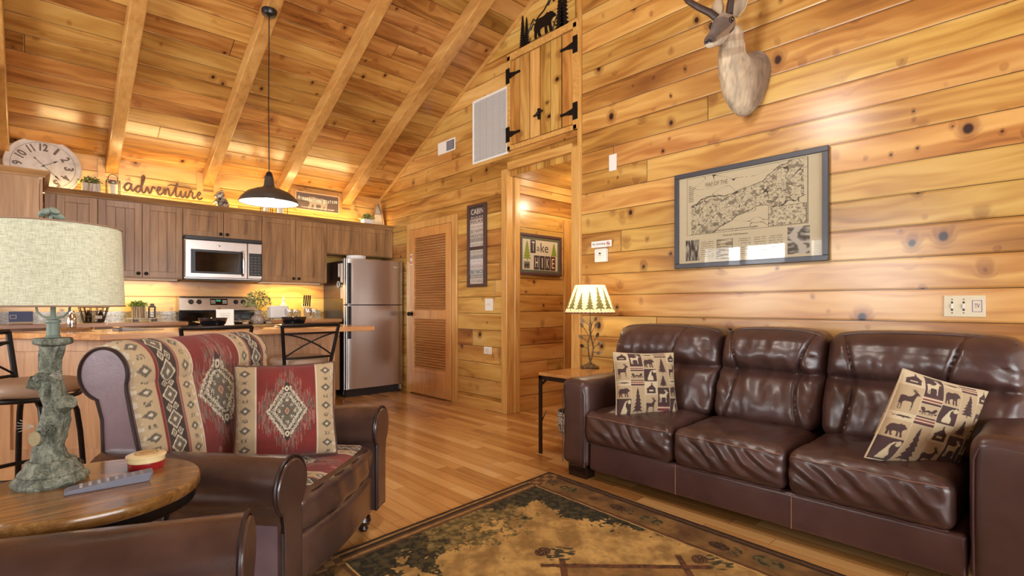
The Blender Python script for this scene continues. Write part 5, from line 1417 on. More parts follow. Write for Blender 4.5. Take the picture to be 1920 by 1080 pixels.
lettering('No Smoking', ink, t3, w=.135, h=.026, at=(-.025, -.0035, 0))
m = MB(); m.tube([(.073 + .016 * math.cos(a), -.0045, .016 * math.sin(a)) for a in [2 * PI * i / 24 for i in range(24)]], .002, 6, closed=True); m.tube([(.062, -.0045, .011), (.084, -.0045, -.011)], .002, 6)
m.build('prohibition_ring', plain('red_ink', (200, 70, 60), .5), t3)
MB().box(.062, .084, -.0045, -.003, -.003, .003).build('cigarette_mark', ink, t3, smooth=False)
# return air grille
t = thing('air_return_grille', 'tall white slatted return air grille beside the loft doors', 'vent', (GX, 4.173, 2.97), R(-90))
frame_mesh(.284, .343, .022, .012).build('grille_frame', M['white'], t, smooth=False, bevel=.003)
m = MB()
for i in range(52):
    z = -.318 + i * .01246; m.obox((0, -.004, z), (.262, 0, 0), (0, .005, .0045), (0, -.0006, .0008))
lv_ = m.build('grille_slats', M['white'], t, smooth=False)
for x in (-.155, -.05, .055, .16): 
    m = MB()
    for i in range(26): m.box(x - .003, x + .003, -.0098, -.009, -.31 + i * .0249, -.300 + i * .0249)
    m.build('slot_row', plain('grey_slots', (150, 146, 146), .6), t, smooth=False)
MB().box(-.265, .265, -.002, -.0005, -.322, .322).build('grille_backing', plain('grey_shadow_metal', (170, 168, 168), .6), t, smooth=False)
t = thing('air_vent', 'small white register with half open louvres near the roof line', 'vent', (GX, 4.949, 2.938), R(-90))
frame_mesh(.169, .071, .016, .008).build('vent_frame', M['white'], t, smooth=False, bevel=.002)
MB().box(-.155, .0, -.008, -.001, -.056, .056).build('vent_panel', M['white'], t, smooth=False)
MB().box(.0, .155, -.003, -.001, -.056, .056).build('vent_opening', plain('dim_vent', (96, 92, 100), .6), t, smooth=False)
m = MB()
for i in range(8): m.box(.02, .13, -.008, -.004, -.045 + i * .012, -.042 + i * .012)
m.build('vent_louvres', plain('pale_louvre', (170, 170, 176), .5), t, smooth=False)

# ------------------------------------------------------------------ wall signs
t = thing('cabin_rules_sign', 'tall narrow wooden framed sign of cabin rules beside the louvred door', 'sign', (GX - .002, 4.372, 1.742), R(-90))
sw_, sh2 = .157, .447
frame_mesh(sw_, sh2, .034, .030).box(-sw_ + .03, sw_ - .03, -.022, 0, -.045, -.01).build('sign_frame', plain('dark_brown_frame', (78, 54, 46), .5), t, smooth=False, bevel=.003)
rows = [('CABIN', .075, (88, 76, 68), (232, 226, 214), 1), ('RULES', .026, (88, 76, 68), (210, 200, 186), 0), ('RELAX', .046, (196, 182, 166), (72, 60, 54), 1), ('make memories', .044, (214, 202, 186), (158, 142, 126), 0), ('BE HAPPY', .044, (204, 192, 176), (96, 84, 74), 1), ('HIKE & FISH', .038, (190, 180, 166), (84, 74, 66), 1), ('NAP OFTEN', .036, (168, 160, 148), (112, 104, 94), 1), ('watch the stars', .040, (206, 196, 182), (130, 118, 106), 0)]
rows2 = [('sit by the fire', .044, (192, 184, 170), (140, 130, 118), 0), ('LAUGH OUT LOUD', .038, (176, 172, 166), (66, 60, 58), 1), ('S M O R E S', .046, (216, 208, 202), (160, 148, 144), 0), ('take it easy', .042, (196, 186, 178), (150, 136, 128), 0), ('BE NICE', .048, (184, 184, 176), (50, 54, 54), 1), ('share stories', .034, (150, 144, 136), (196, 188, 178), 0), ('STAY AWHILE', .048, (208, 198, 182), (108, 92, 76), 1)]
for rws, zt, zb in ((rows, sh2 - .034, -.01), (rows2, -.045, -sh2 + .034)):
    tot = sum(r_[1] for r_ in rws); sc = (zt - zb) / tot; z = zt
    for k, (tx, hh, bg, fg, st_) in enumerate(rws):
        h_ = hh * sc; nm_ = 'sign_slat'
        MB().box(-sw_ + .034, sw_ - .034, -.010, -.001, z - h_ + .001, z - .001).build(nm_, plain('slat_paint_%s' % tx.split()[0].lower(), bg, .7), t, smooth=False)
        lettering(tx, plain('slat_ink_%s' % tx.split()[0].lower(), fg, .7), t, w=(sw_ - .045) * 2 * (.95 if len(tx) > 4 else .7), h=h_ * .62, at=(0, -.0105, z - h_ / 2))
        z -= h_
t = thing('hike_sign', 'framed Take a Hike picture with green pine trees in the hallway', 'sign', (3.993, 3.898, 1.632), 0)
w_, h_ = .327, .218
frame_mesh(w_, h_, .030, .028).build('sign_frame', plain('plum_brown_frame', (86, 58, 58), .45), t, smooth=False, bevel=.004)
frame_mesh(w_ - .03, h_ - .03, .026, .006, -.012).build('inner_mat', plain('olive_grey_mat', (92, 96, 78), .6), t, smooth=False)
MB().box(-w_ + .05, w_ - .05, -.012, -.002, -h_ + .05, h_ - .05).build('sign_board', plain('cream_board', (206, 200, 180), .6), t, smooth=False)
def flatpoly(poly, x0, z0, w, h, y0, y1):
    return MB().prism([(x0 + px_ * w, z0 + pz * h) for px_, pz in poly], y0, y1, 'xz')
gn = plain('leaf_green_paint', (130, 150, 50), .6)
flatpoly(TREE, -.265, -.065, .13, .21, -.015, -.012).build('tree_motif', gn, t, smooth=False); flatpoly(TREE, .155, -.01, .11, .15, -.015, -.012).build('tree_motif', gn, t, smooth=False)
dkp = plain('charcoal_paint', (62, 56, 60), .6); rdp = plain('maroon_paint', (92, 44, 50), .6); crp = plain('cream_ink', (218, 212, 194), .6)
MB().box(-.15, -.075, -.0145, -.012, .018, .155).build('letter_block', dkp, t, smooth=False)
lettering('T', crp, t, w=.042, h=.10, at=(-.1125, -.0150, .088)); lettering('a', dkp, t, w=.042, h=.045, at=(-.035, -.0125, .066)); lettering('ke', dkp, t, w=.12, h=.10, at=(.062, -.0125, .082))
for i, (ch, mt) in enumerate(zip('HIKE', (dkp, dkp, dkp, rdp))):
    x = -.06 + i * .085; MB().box(x - .038, x + .038, -.0145, -.012, -.155, -.005).build('letter_block', mt, t, smooth=False)
    lettering(ch, crp, t, w=.042 if ch != 'I' else .012, h=.105, at=(x, -.0150, -.080))
MB().box(-.245, -.16, -.014, -.012, -.150, -.075).build('cabin_motif', plain('olive_motif', (120, 120, 96), .6), t, smooth=False)
flatpoly(BEAR, -.24, -.14, .075, .05, -.016, -.014).build('bear_motif', dkp, t, smooth=False)

# bear silhouette over the loft doors
t = thing('bear_silhouette', 'black metal bear and pine tree silhouette above the loft doors', 'wall art', (GX - .004, 3.38, 3.615), R(-90))
def tall_tree(x, z0, h, w, n=13):
    L = [(x - .004, z0)]; 
    for i in range(n):
        y = .05 + .93 * i / n; ww = w * (1 - i / n) ** .8 + .004
        L += [(x - ww, z0 + h * y - .006), (x - ww * .38, z0 + h * (y + .93 / n * .75))]
    L += [(x, z0 + h)]; return L + [(2 * x - a, b_) for a, b_ in reversed(L[:-1])]
m = MB(); bw = MB()
m.prism([(a * .29 - .14, .02 + b_ * .21) for a, b_ in BEAR], -.006, 0, 'xz')
for x, z0, h, w in ((-.29, .0, .33, .045), (-.235, .0, .28, .04), (.20, .0, .40, .055), (.25, .0, .52, .05)): m.prism(tall_tree(x, z0, h, w), -.007, -.001, 'xz')
m.box(-.33, .29, -.006, 0, 0, .012)
m.tube([(-.22, -.003, .10), (-.17, -.003, .19), (-.14, -.003, .22), (-.11, -.003, .19), (-.07, -.003, .22), (0, -.003, .25), (.05, -.003, .30), (.09, -.003, .36), (.12, -.003, .33), (.16, -.003, .34)], .006, 6)
m.tube([(-.18, -.003, .13), (-.14, -.003, .18), (-.12, -.003, .15)], .005, 6); m.tube([(.05, -.003, .27), (.09, -.003, .32), (.12, -.003, .28), (.15, -.003, .30)], .005, 6)
m.tube([(.10, -.003, .0), (.13, -.003, .08), (.17, -.003, .14)], .005, 6); m.tube([(.15, -.003, .04), (.11, -.003, .10)], .004, 6); m.tube([(-.20, -.003, .0), (-.18, -.003, .06)], .004, 6)
m.build('metal_cutout', M['black'], t, smooth=False)

# ================================================================== ON TOP OF THE WALL CABINETS
TOP = 2.10
def leafball(name, c, r, n, mat, size=.02, seed=1, flat=.7, parent=None):
    rnd = random.Random(seed); m = MB()
    for i in range(n):
        th = math.acos(rnd.uniform(-.2, 1)); ph = rnd.uniform(0, 2 * PI); rr = rnd.uniform(.3, 1) ** .6
        d = Vector((math.sin(th) * math.cos(ph), math.sin(th) * math.sin(ph), math.cos(th) * flat))
        p = Vector(c) + Vector((d.x * r[0], d.y * r[1], d.z * r[2])) * rr
        a = Vector((rnd.uniform(-1, 1), rnd.uniform(-1, 1), rnd.uniform(-.2, 1))).normalized(); b_ = a.cross(Vector((rnd.uniform(-1, 1), rnd.uniform(-1, 1), 1))).normalized()
        s_ = size * rnd.uniform(.6, 1.2); m.add([p, p + a * s_ * .5 + b_ * s_ * .28, p + a * s_, p + a * s_ * .5 - b_ * s_ * .28], [(0, 1, 2, 3)])
    o = m.build(name, mat, parent, smooth=False); o['kind'] = 'stuff'; return o
def greens(name, a, b, c): 
    g = G(name); co = g.obj(); n = g.noise(g.vec(*co), 60.0, 2.0); g.set(col=g.ramp(n, [(.35, a), (.5, b), (.66, c)]), rough=.6); return g.mat
M['leafA'] = greens('bright_green_foliage', (84, 110, 44), (130, 158, 70), (176, 196, 104))
M['leafB'] = greens('mixed_green_foliage', (70, 88, 44), (120, 140, 74), (182, 186, 120))
def planter(label, x, y, z, w, d, h, mat, fmat, top, seed, cat='plant', stripes=False):
    t = thing('potted_plant', label, cat, (x, y, z))
    m = MB(); m.prism([(-w / 2, -d / 2), (w / 2, -d / 2), (w / 2, d / 2), (-w / 2, d / 2)], 0, h, 'xy')
    pt_ = m.build('planter_box', mat, t, smooth=False, bevel=.004)
    leafball('foliage', (0, 0, h + .0), (w * .72, d * .8, top), 260, fmat, .030, seed, parent=t)
    m = MB(); m.box(-w / 2 + .006, w / 2 - .006, -d / 2 + .006, d / 2 - .006, h - .004, h + .003); m.build('soil', plain('dark_soil_%d' % seed, (60, 46, 32), .9), t, smooth=False)
    return t
g = G('whitewashed_wood_box'); co = g.obj(); n = g.noise(g.vec(co[0] * 90.0, co[1] * 90.0, co[2] * 4.0), 1.0, 3.0)
g.set(col=g.ramp(n, [(.38, (150, 120, 84)), (.5, (214, 202, 180)), (.64, (240, 236, 226))]), rough=.7); M['wwash'] = g.mat
g = G('rustic_striped_wood_box'); co = g.obj(); n = g.noise(g.vec(co[0] * 110.0, co[1] * 110.0, co[2] * 3.0), 1.0, 2.0)
g.set(col=g.ramp(n, [(.36, (110, 84, 52)), (.5, (180, 156, 116)), (.62, (228, 216, 186))]), rough=.7); M['rust'] = g.mat
planter('green plant in a white wooden box beside the big clock', .405, 6.31, TOP, .135, .11, .145, M['wwash'], M['leafB'], .085, 3)
planter('small plant in a white box at the right end of the cabinet tops', 3.225, 6.31, TOP, .13, .10, .125, M['whitemat'], M['leafB'], .10, 4)
# clock
ck = thing('wall_clock', 'large round white clock leaning at the left end of the cabinet tops', 'clock', (.072, 6.36, TOP), rot=(R(-9), 0, 0))
r_ = .268
def disc(m, r0, r1, y0, y1, cz, n=72, mi=0):
    vs = []; 
    for y, r in ((y0, r0), (y1, r1)):
        for k in range(n): a = 2 * PI * k / n; vs.append((r * math.cos(a), y, cz + r * math.sin(a)))
    fs = [(k, (k + 1) % n, n + (k + 1) % n, n + k) for k in range(n)] + [tuple(range(n)), tuple(range(2 * n - 1, n - 1, -1))]
    return m.add(vs, fs, mi)
cz = r_ + .004
g = G('aged_white_paint'); co = g.obj(); n = g.noise(g.vec(*co), 14.0, 4.0); g.set(col=g.ramp(n, [(.3, (206, 196, 182)), (.55, (228, 222, 212)), (.8, (238, 234, 226))]), rough=.6); M['aged'] = g.mat
face = disc(MB(), r_, r_, -.012, .012, cz).build('clock_face', M['aged'], ck, ang=40)
for rr, w in ((r_ - .004, .006), (r_ - .046, .0022)):
    MB().tube([(rr * math.cos(a), -.013, cz + rr * math.sin(a)) for a in [2 * PI * i / 72 for i in range(72)]], w, 6, closed=True).build('clock_ring', plain('clock_ring_%d' % int(rr * 1000), (214, 200, 188) if w > .003 else (160, 150, 142), .6), face)
nm = plain('weathered_grey_numeral', (120, 104, 90), .6)
for k in range(1, 13):
    a = PI / 2 - k * PI / 6; rr = .176
    lettering(str(k), nm, face, w=(.036 if k < 10 else .060) if k != 1 and k != 11 else (.020 if k == 1 else .042), h=.072, bold=.04, at=(rr * math.cos(a), -.0135, cz + rr * math.sin(a)), extr=.001, name='numeral', rot=(0, -(a - PI / 2), 0))
hm = plain('dark_clock_hand', (66, 58, 56), .5)
def hand(a, L_, tail, w):
    d = Vector((math.cos(a), 0, math.sin(a))); n_ = Vector((-d.z, 0, d.x)); c_ = Vector((0, -.016, cz)); m = MB()
    def q(s_, o_): return c_ + d * s_ + n_ * o_
    pts = [q(-tail, w * 1.6), q(-tail * .75, w * .5), q(L_ * .66, w * .5), q(L_ * .72, w * 2.2), q(L_, 0), q(L_ * .72, -w * 2.2), q(L_ * .66, -w * .5), q(-tail * .75, -w * .5), q(-tail, -w * 1.6)]
    k_ = len(pts); m.add(pts + [p + Vector((0, -.002, 0)) for p in pts], [tuple(range(k_)), tuple(range(2 * k_ - 1, k_ - 1, -1))] + [(i, (i + 1) % k_, k_ + (i + 1) % k_, k_ + i) for i in range(k_)])
    m.build('clock_hand', hm, face, smooth=False)
hand(R(-47), .17, .095, .0035); hand(R(32), .12, .02, .0035)
disc(MB(), .008, .008, -.020, -.012, cz, 20).build('clock_hub', hm, face)
# lantern
def lantern(name, label, x, y, z, w, h, candle_h, mat, ring=True, group=None):
    t = thing(name, label, 'lantern', (x, y, z), group=group)
    m = MB(); s_ = w / 2
    for a in (-1, 1):
        for b_ in (-1, 1): m.box(a * s_ - .003, a * s_ + .003, b_ * s_ - .003, b_ * s_ + .003, 0, h)
    m.box(-s_, s_, -s_, s_, 0, .006)
    for zz in (h,):
        m.box(-s_, s_, -s_ - .003, -s_ + .003, zz - .006, zz).box(-s_, s_, s_ - .003, s_ + .003, zz - .006, zz).box(-s_ - .003, -s_ + .003, -s_, s_, zz - .006, zz).box(s_ - .003, s_ + .003, -s_, s_, zz - .006, zz)
    m.build('lantern_frame', mat, t, smooth=False)
    cn = MB(); cn.lathe([(0, .006), (s_ * .62, .006), (s_ * .62, candle_h), (0, candle_h)], 24); cn.build('candle', plain('ivory_candle_%d' % int(x * 100), (240, 232, 214), .5, sss=.0), t)
    if ring:
        l = MB(); l.lathe([(s_ * .75, candle_h + .006), (s_ * .78, candle_h + .02), (s_ * .5, candle_h + .035), (0, candle_h + .036)], 24); l.build('lantern_lid', plain('grey_lid', (150, 144, 134), .4, metal=.6), t)
        l = MB(); l.tube([(.038 * math.cos(a), 0, h + .018 + .045 * math.sin(a)) for a in [2 * PI * i / 30 for i in range(30)]], .003, 6, closed=True); l.build('carry_ring', M['black'], t)
    return t
lantern('candle_lantern', 'wire lantern with ring handle between the plant and the adventure sign', .568, 6.31, TOP, .10, .20, .165, M['bronze'])
lantern('candle_lantern', 'left of two small candle lanterns behind the pendant lamp', 1.965, 6.31, TOP, .085, .15, .13, M['bronze'], False, 'candle lanterns behind the pendant')
lantern('candle_lantern', 'larger right one of two candle lanterns behind the pendant lamp', 2.125, 6.31, TOP, .125, .15, .14, M['bronze'], False, 'candle lanterns behind the pendant')
# bear figurine
g = G('mottled_silver_resin'); co = g.obj(); n = g.noise(g.vec(*co), 34.0, 4.0, .7); g.set(col=g.ramp(n, [(.38, (40, 36, 34)), (.48, (110, 102, 92)), (.56, (206, 200, 188))]), rough=.35, metal=.3); g.bump(n, .8, .01); M['resin'] = g.mat
bf = thing('bear_figurine', 'mottled black and silver sitting bear figurine right of the adventure sign', 'figurine', (1.505, 6.30, TOP))
m = MB(); m.sphere((.015, 0, .085), (.062, .055, .085), 24, 16); m.sphere((-.010, -.01, .185), (.045, .042, .048), 20, 14); m.sphere((-.045, -.02, .175), (.024, .022, .020), 14, 10)
for s_ in (-1, 1): m.sphere((.005, s_ * .030, .232), (.014, .010, .014), 10, 8); m.sphere((-.035, s_ * .035, .035), (.045, .022, .030), 14, 10); m.tube([(-.02, s_ * .04, .14), (-.055, s_ * .03, .11), (-.07, s_ * .015, .10)], [.020, .016, .012], 10)
m.build('bear_body', M['resin'], bf, rz=R(-15))
# canoe shaped board
cn = thing('canoe_shelf', 'small upright cream canoe shaped shelf in the corner on the cabinets', 'ornament', (3.415, 6.36, TOP), rot=(R(-4), 0, 0))
h_ = .37; pf = []
for i in range(17): q = i / 16; pf.append((.080 * (1 - q ** 2.4) ** .9 + .001, q * h_))
poly = [(-x, z) for x, z in pf] + [(x, z) for x, z in reversed(pf)]
MB().prism(poly, .018, .026, 'xz').build('canoe_back', plain('cream_canoe_inside', (226, 214, 184), .6), cn, smooth=False)
e = MB(); e.tube([(x, 0, z) for x, z in poly], .0045, 8, closed=True, sq=(1, 1)); 
rim = MB(); k_ = len(poly); rim.add([(x, -.028, z) for x, z in poly] + [(x, .026, z) for x, z in poly], [(i, (i + 1) % k_, k_ + (i + 1) % k_, k_ + i) for i in range(k_ )])
ro = rim.build('canoe_hull', plain('tan_canoe_hull', (176, 142, 100), .5), cn, smooth=False); so = ro.modifiers.new('thick', 'SOLIDIFY'); so.thickness = .004
for z in (.055, .22): MB().box(-.070 if z < .1 else -.055, .070 if z < .1 else .055, -.022, .018, z, z + .006).build('canoe_shelf_board', plain('grey_slat_%d' % int(z * 1000), (150, 136, 120), .6), cn, smooth=False)
# adventure script
av = thing('adventure_sign', 'dark script word adventure on the wall above the cabinets', 'sign', (1.02, 6.488, 2.305))
def scr(pts, r=.0085): 
    n_ = len(pts); out = []
    P_ = [Vector((p[0], 0, p[1])) for p in pts]
    for i in range(n_ - 1):
        a0, a1, a2, a3 = P_[max(0, i - 1)], P_[i], P_[i + 1], P_[min(n_ - 1, i + 2)]
        for k in range(5):
            t_ = k / 5; out.append(.5 * ((2 * a1) + (a2 - a0) * t_ + (2 * a0 - 5 * a1 + 4 * a2 - a3) * t_ ** 2 + (3 * a1 - a0 - 3 * a2 + a3) * t_ ** 3))
    out.append(P_[-1]); return out
LET = {'a': [(0, .30), (.30, .72), (.62, .95), (.80, .80), (.50, .95), (.18, .62), (.22, .12), (.45, .05), (.72, .45), (.86, .95), (.80, .35), (.95, .05), (1.15, .25)],
 'd': [(0, .25), (.30, .70), (.60, .72), (.30, .62), (.12, .30), (.25, .0), (.50, .12), (.75, .8), (1.02, 1.75), (.98, 2.05), (.82, 1.95), (.74, 1.1), (.78, .2), (.95, .0), (1.15, .25)],
 'v': [(0, .25), (.15, .75), (.28, .5), (.38, .02), (.55, .2), (.75, .85), (.95, .72), (1.05, .70)],
 'e': [(0, .45), (.35, .5), (.55, .78), (.40, .95), (.22, .65), (.25, .15), (.48, .0), (.80, .3)],
 'n': [(0, .3), (.15, .85), (.22, .05), (.35, .6), (.58, .88), (.66, .5), (.68, .1), (.85, .05), (1.02, .3)],
 't': [(0, .3), (.35, 1.1), (.55, 1.75), (.42, 1.0), (.38, .2), (.55, .0), (.85, .3)],
 'u': [(0, .3), (.12, .85), (.12, .2), (.30, .0), (.55, .35), (.66, .85), (.64, .2), (.80, .02), (1.0, .3)],
 'r': [(0, .3), (.20, .95), (.35, .80), (.45, .75), (.42, .25), (.55, .02), (.80, .3)]}
x = -.355; tot = sum(LET[c][-1][0] for c in 'adventure'); sc = .70 / tot; m = MB()
for i, c in enumerate('adventure'):
    L_ = LET[c]; pts = [(x + p[0] * sc, -.055 + p[1] * .085) for p in L_]
    q = scr(pts); m.tube([Vector((v.x, -.006, v.z)) for v in q], .0065, 8, sq=(1.25, .8))
    if c == 't': m.tube([Vector((x + a_ * sc, -.006, -.055 + b_ * .085)) for a_, b_ in ((-.55, 1.25), (-.1, 1.42), (.8, 1.32), (1.9, 1.30), (2.3, 1.12))], [.004, .008, .008, .008, .003], 8)
    x += L_[-1][0] * sc
m.build('script_letters', plain('dark_brown_metal', (92, 66, 52), .5, metal=.3), av)
# hibernation station
hs = thing('hibernation_sign', 'dark Hibernation Station sign with pale bear, leaning behind the cabinet tops', 'sign', (2.6275, 6.455, 2.385))
w_, h_ = .278, .112
MB().box(-w_ + .01, w_ - .01, -.010, .004, -h_ + .01, h_ - .01).build('sign_board', wood('grey_brown_sign_board', 0, ((74, 58, 54), (96, 78, 72), (116, 98, 90)), rough=.7, coat=0), hs, smooth=False)
frame_mesh(w_, h_, .012, .016, .004).build('sign_frame', plain('pale_wood_frame', (206, 168, 130), .6), hs, smooth=False)
BL_ = [(1 - a, b_) for a, b_ in BEAR]
flatpoly(BL_, -.17, -.085, .30, .165, -.0125, -.010).build('bear_motif', plain('pale_bear_paint', (160, 146, 130), .7), hs, smooth=False)
wt = plain('sign_white_paint', (238, 230, 214), .6)
def arc_text(tx, w, h, z0, sag):
    k = len(tx)
    for i, ch in enumerate(tx):
        if ch == ' ': continue
        q = (i + .5) / k; xx = -w / 2 + w * q; big = 1.35 if (i == 0 or tx[i - 1] == ' ') else 1
        lettering(ch, wt, hs, bold=.02, w=w / k * (.78 if ch != 'I' else .25), h=h * big, at=(xx, -.0135, z0 - sag * math.sin(PI * q * 1.0) + .0))
arc_text('HIBERNATION STATION', .50, .038, .035, .018)
lettering('TODAY:  ALL BEARS  ARE  ASLEEP', wt, hs, w=.42, h=.016, at=(0, -.0135, -.075))
for x in (-.215, .215): pass
MB().box(-w_ + .02, w_ - .02, -.004, .03, -.132, -.112).build('sign_ledge', M['trim_x'], hs, smooth=False)

# ================================================================== ON THE BAR AND COUNTERS
BT = .912; CTZ = .940
def setting(label, label2, x, y):
    p = MB().lathe([(0, 0), (.09, 0), (.13, .008), (.158, .018), (.160, .021), (.155, .021), (.125, .012), (0, .008)], 48).build('dinner_plate', M['ceramic_black'], loc=(x, y, BT)); tag(p, label, 'plate', 'black place settings')
    b = MB().lathe([(0, .0), (.060, 0), (.070, .006), (.090, .03), (.101, .068), (.102, .074), (.098, .074), (.086, .034), (.055, .012), (0, .008)], 48).build('bowl', M['ceramic_black'], loc=(x, y, BT + .0125)); tag(b, label2, 'bowl', 'black place settings')
setting('black plate on the bar in front of the stove', 'black bowl on the plate in front of the stove', 1.045, 4.62)
setting('black plate on the bar near the wine glasses', 'black bowl on the plate nearest the wine glasses', 1.655, 4.57)
t = thing('serving_board', 'long thin wooden serving board on the bar between the two bowls', 'board', (1.27, 4.88, BT))
MB().box(-.26, .30, -.075, .075, 0, .018).build('board_top', wood('olive_wood_board', 0, ((112, 84, 40), (160, 128, 72), (190, 160, 104)), rough=.5), t, smooth=False, bevel=.005)
c = thing('table_card', 'white standing card on the serving board beside the left bowl', 'card', (1.19, 4.86, BT + .018), R(-35))
MB().box(-.072, .072, -.012, .012, 0, .012).build('card_base', M['paper'], c, smooth=False)
MB().box(-.070, .070, -.002, .002, .010, .135).build('card_sheet', M['paper'], c, smooth=False)
MB().box(-.045, .045, -.0028, -.002, .098, .101).build('card_rule', plain('rose_grey_ink', (176, 150, 140), .7), c, smooth=False)
lettering('Welcome', plain('grey_card_ink', (140, 124, 116), .7), c, w=.07, h=.012, at=(0, -.0028, .085)); lettering('to the cabin', plain('grey_card_ink_2', (150, 134, 126), .7), c, w=.07, h=.009, at=(0, -.0028, .066))
v = thing('vase', 'speckled stone vase of leafy greens on the serving board', 'vase', (1.455, 4.88, BT + .018))
g = G('speckled_stoneware'); co = g.obj(); n = g.noise(g.vec(*co), 120.0, 3.0); g.set(col=g.ramp(n, [(.4, (110, 96, 84)), (.55, (160, 146, 132)), (.7, (200, 190, 176))]), rough=.6); M['stone'] = g.mat
MB().lathe([(0, 0), (.035, 0), (.052, .02), (.056, .045), (.048, .070), (.028, .085), (.026, .12), (.032, .128), (.026, .128), (.022, .12), (.0, .10)], 32).build('vase_body', M['stone'], v)
m = MB(); rnd = random.Random(5)
for k in range(26):
    a = rnd.uniform(0, 2 * PI); s_ = rnd.uniform(.03, .12); hh = rnd.uniform(.19, .30)
    m.tube([(0, 0, .11), (s_ * .4 * math.cos(a), s_ * .4 * math.sin(a), .11 + (hh - .11) * .5), (s_ * math.cos(a), s_ * math.sin(a), hh)], .0012, 4)
so_ = m.build('stems', M['leafB'], v); so_['kind'] = 'stuff'
leafball('foliage', (0, 0, .17), (.12, .10, .14), 420, M['leafB'], .026, 9, flat=1.0, parent=v)
def tumbler(label, x, y, z):
    o = MB().lathe([(0, 0), (.026, 0), (.032, .045), (.030, .045), (.024, .006), (0, .006)], 24).build('votive_glass', M['goblet'], loc=(x, y, z)); tag(o, label, 'glass', 'votive glasses on the board')
    o2 = MB().lathe([(0, .007), (.023, .007), (.025, .022), (0, .024)], 20).build('votive_candle', plain('cream_wax_%d' % int(x * 100), (226, 206, 176), .5), loc=(x, y, z)); tag(o2, 'cream candle inside the ' + label, 'candle', 'votive candles on the board')
tumbler('votive glass left of the leafy vase', 1.355, 4.88, BT + .018); tumbler('votive glass right of the leafy vase', 1.545, 4.88, BT + .018)
def wine(label, x, y, z=BT):
    o = MB().lathe([(0, 0), (.034, 0), (.034, .002), (.006, .006), (.004, .02), (.004, .065), (.012, .075), (.032, .095), (.038, .12), (.034, .155), (.0325, .155), (.0355, .12), (.030, .097), (.010, .079), (0, .077)], 32).build('wine_glass', M['goblet'], loc=(x, y, z)); tag(o, label, 'glass', 'wine glasses on the bar')
wine('stemmed glass directly behind the right black bowl', 1.74, 4.93); wine('second stemmed glass behind the right black bowl', 1.81, 4.99)
wine('stemmed glass right of the black bowl, left of its neighbour', 1.875, 4.83); wine('rightmost stemmed glass on the bar', 1.955, 4.90)
# magazine / wrapped cutlery
t = thing('magazine', 'rolled glossy magazine lying on the left part of the bar', 'magazine', (.585, 4.80, BT), R(6))
MB().prism([(-.14, 0), (.145, 0), (.145, .004), (.02, .010), (-.10, .022), (-.135, .020), (-.145, .01)], -.09, .09, 'xz').build('magazine_pages', plain('silver_page', (150, 144, 140), .3), t, smooth=False, bevel=.003)
m = MB(); m.tube([(-.128, -.09, .014), (-.128, .09, .014)], .014, 12); m.build('magazine_spine', plain('dark_spine', (60, 54, 62), .25, coat=.5), t)
# silver tray with shaker
tr0 = thing('metal_tray', 'shallow silver tray at the left end of the bar', 'tray', (.21, 4.93, BT))
MB().lathe([(0, .010), (.115, .010), (.125, .022), (.128, .022), (.118, .006), (0, .006)], 48).build('tray_dish', M['chrome'], tr0)
for k in range(4): a = PI / 4 + k * PI / 2; MB().sphere((.09 * math.cos(a), .09 * math.sin(a), .004), .0045, 10, 8).build('tray_foot', M['chrome'], tr0)
o = MB().lathe([(0, 0), (.026, 0), (.030, .05), (.026, .095), (.018, .11), (.018, .135), (.0, .14)], 28, fn=lambda a, z: 1 + .03 * math.sin(12 * a) * (1 if z < .1 else 0)).build('cocktail_shaker', M['chrome'], loc=(.205, 4.92, BT + .0225 - .012)); tag(o, 'tall chrome cocktail shaker standing on the silver tray', 'shaker')
o = MB().lathe([(0, 0), (.018, 0), (.007, .02), (.005, .035), (.012, .045), (.012, .06), (0, .066)], 24).build('bottle_stopper', M['goblet'], loc=(.375, 4.62, BT)); tag(o, 'small clear glass stopper beside the silver tray', 'stopper')
# back counter
t = thing('serving_riser', 'low cream riser tray on the back counter', 'tray', (.81, 6.20, CTZ))
MB().box(-.145, .145, -.07, .07, .022, .034).build('riser_top', M['wwash'], t, smooth=False, bevel=.003)
for x in (-.075, .075): MB().box(x - .018, x + .018, -.05, .05, 0, .022).build('riser_foot', M['bronze'], t, smooth=False)
planter('bright green plant in a striped wooden box on the riser tray', .757, 6.20, CTZ + .034, .11, .08, .115, M['rust'], M['leafA'], .060, 6)
sl = thing('small_lantern', 'little dark brown lantern on the riser tray next to the plant', 'lantern', (.865, 6.19, CTZ + .034))
m = MB()
for a in (-1, 1):
    for b_ in (-1, 1): m.box(a * .024 - .004, a * .024 + .004, b_ * .024 - .004, b_ * .024 + .004, 0, .10)
m.prism([(-.030, .0), (.030, .0), (.030, .008), (-.030, .008)], -.03, .03, 'xz'); m.prism([(-.034, .10), (.034, .10), (.014, .125), (.014, .14), (-.014, .14), (-.014, .125)], -.03, .03, 'xz')
for z in (.03, .055, .08): m.box(-.024, .024, -.027, -.021, z, z + .004)
m.build('lantern_frame', M['bronze'], sl, smooth=False)
cb = thing('drinks_caddy', 'dark wire caddy with white label on the back counter behind the tray', 'caddy', (.415, 6.18, CTZ))
m = MB()
for zz, r_ in ((.0, .075), (.05, .09), (.10, .105), (.135, .11)): m.tube([(r_ * math.cos(a), r_ * .7 * math.sin(a), zz + .003) for a in [2 * PI * i / 32 for i in range(32)]], .0035, 6, closed=True)
for k in range(14): a = 2 * PI * k / 14; m.tube([(.075 * math.cos(a), .0525 * math.sin(a), .003), (.11 * math.cos(a), .077 * math.sin(a), .138)], .003, 6)
m.tube([(-.11, 0, .135), (-.13, 0, .20), (0, 0, .26), (.13, 0, .20), (.11, 0, .135)], .004, 6)
m.build('wire_basket', M['bronze'], cb)
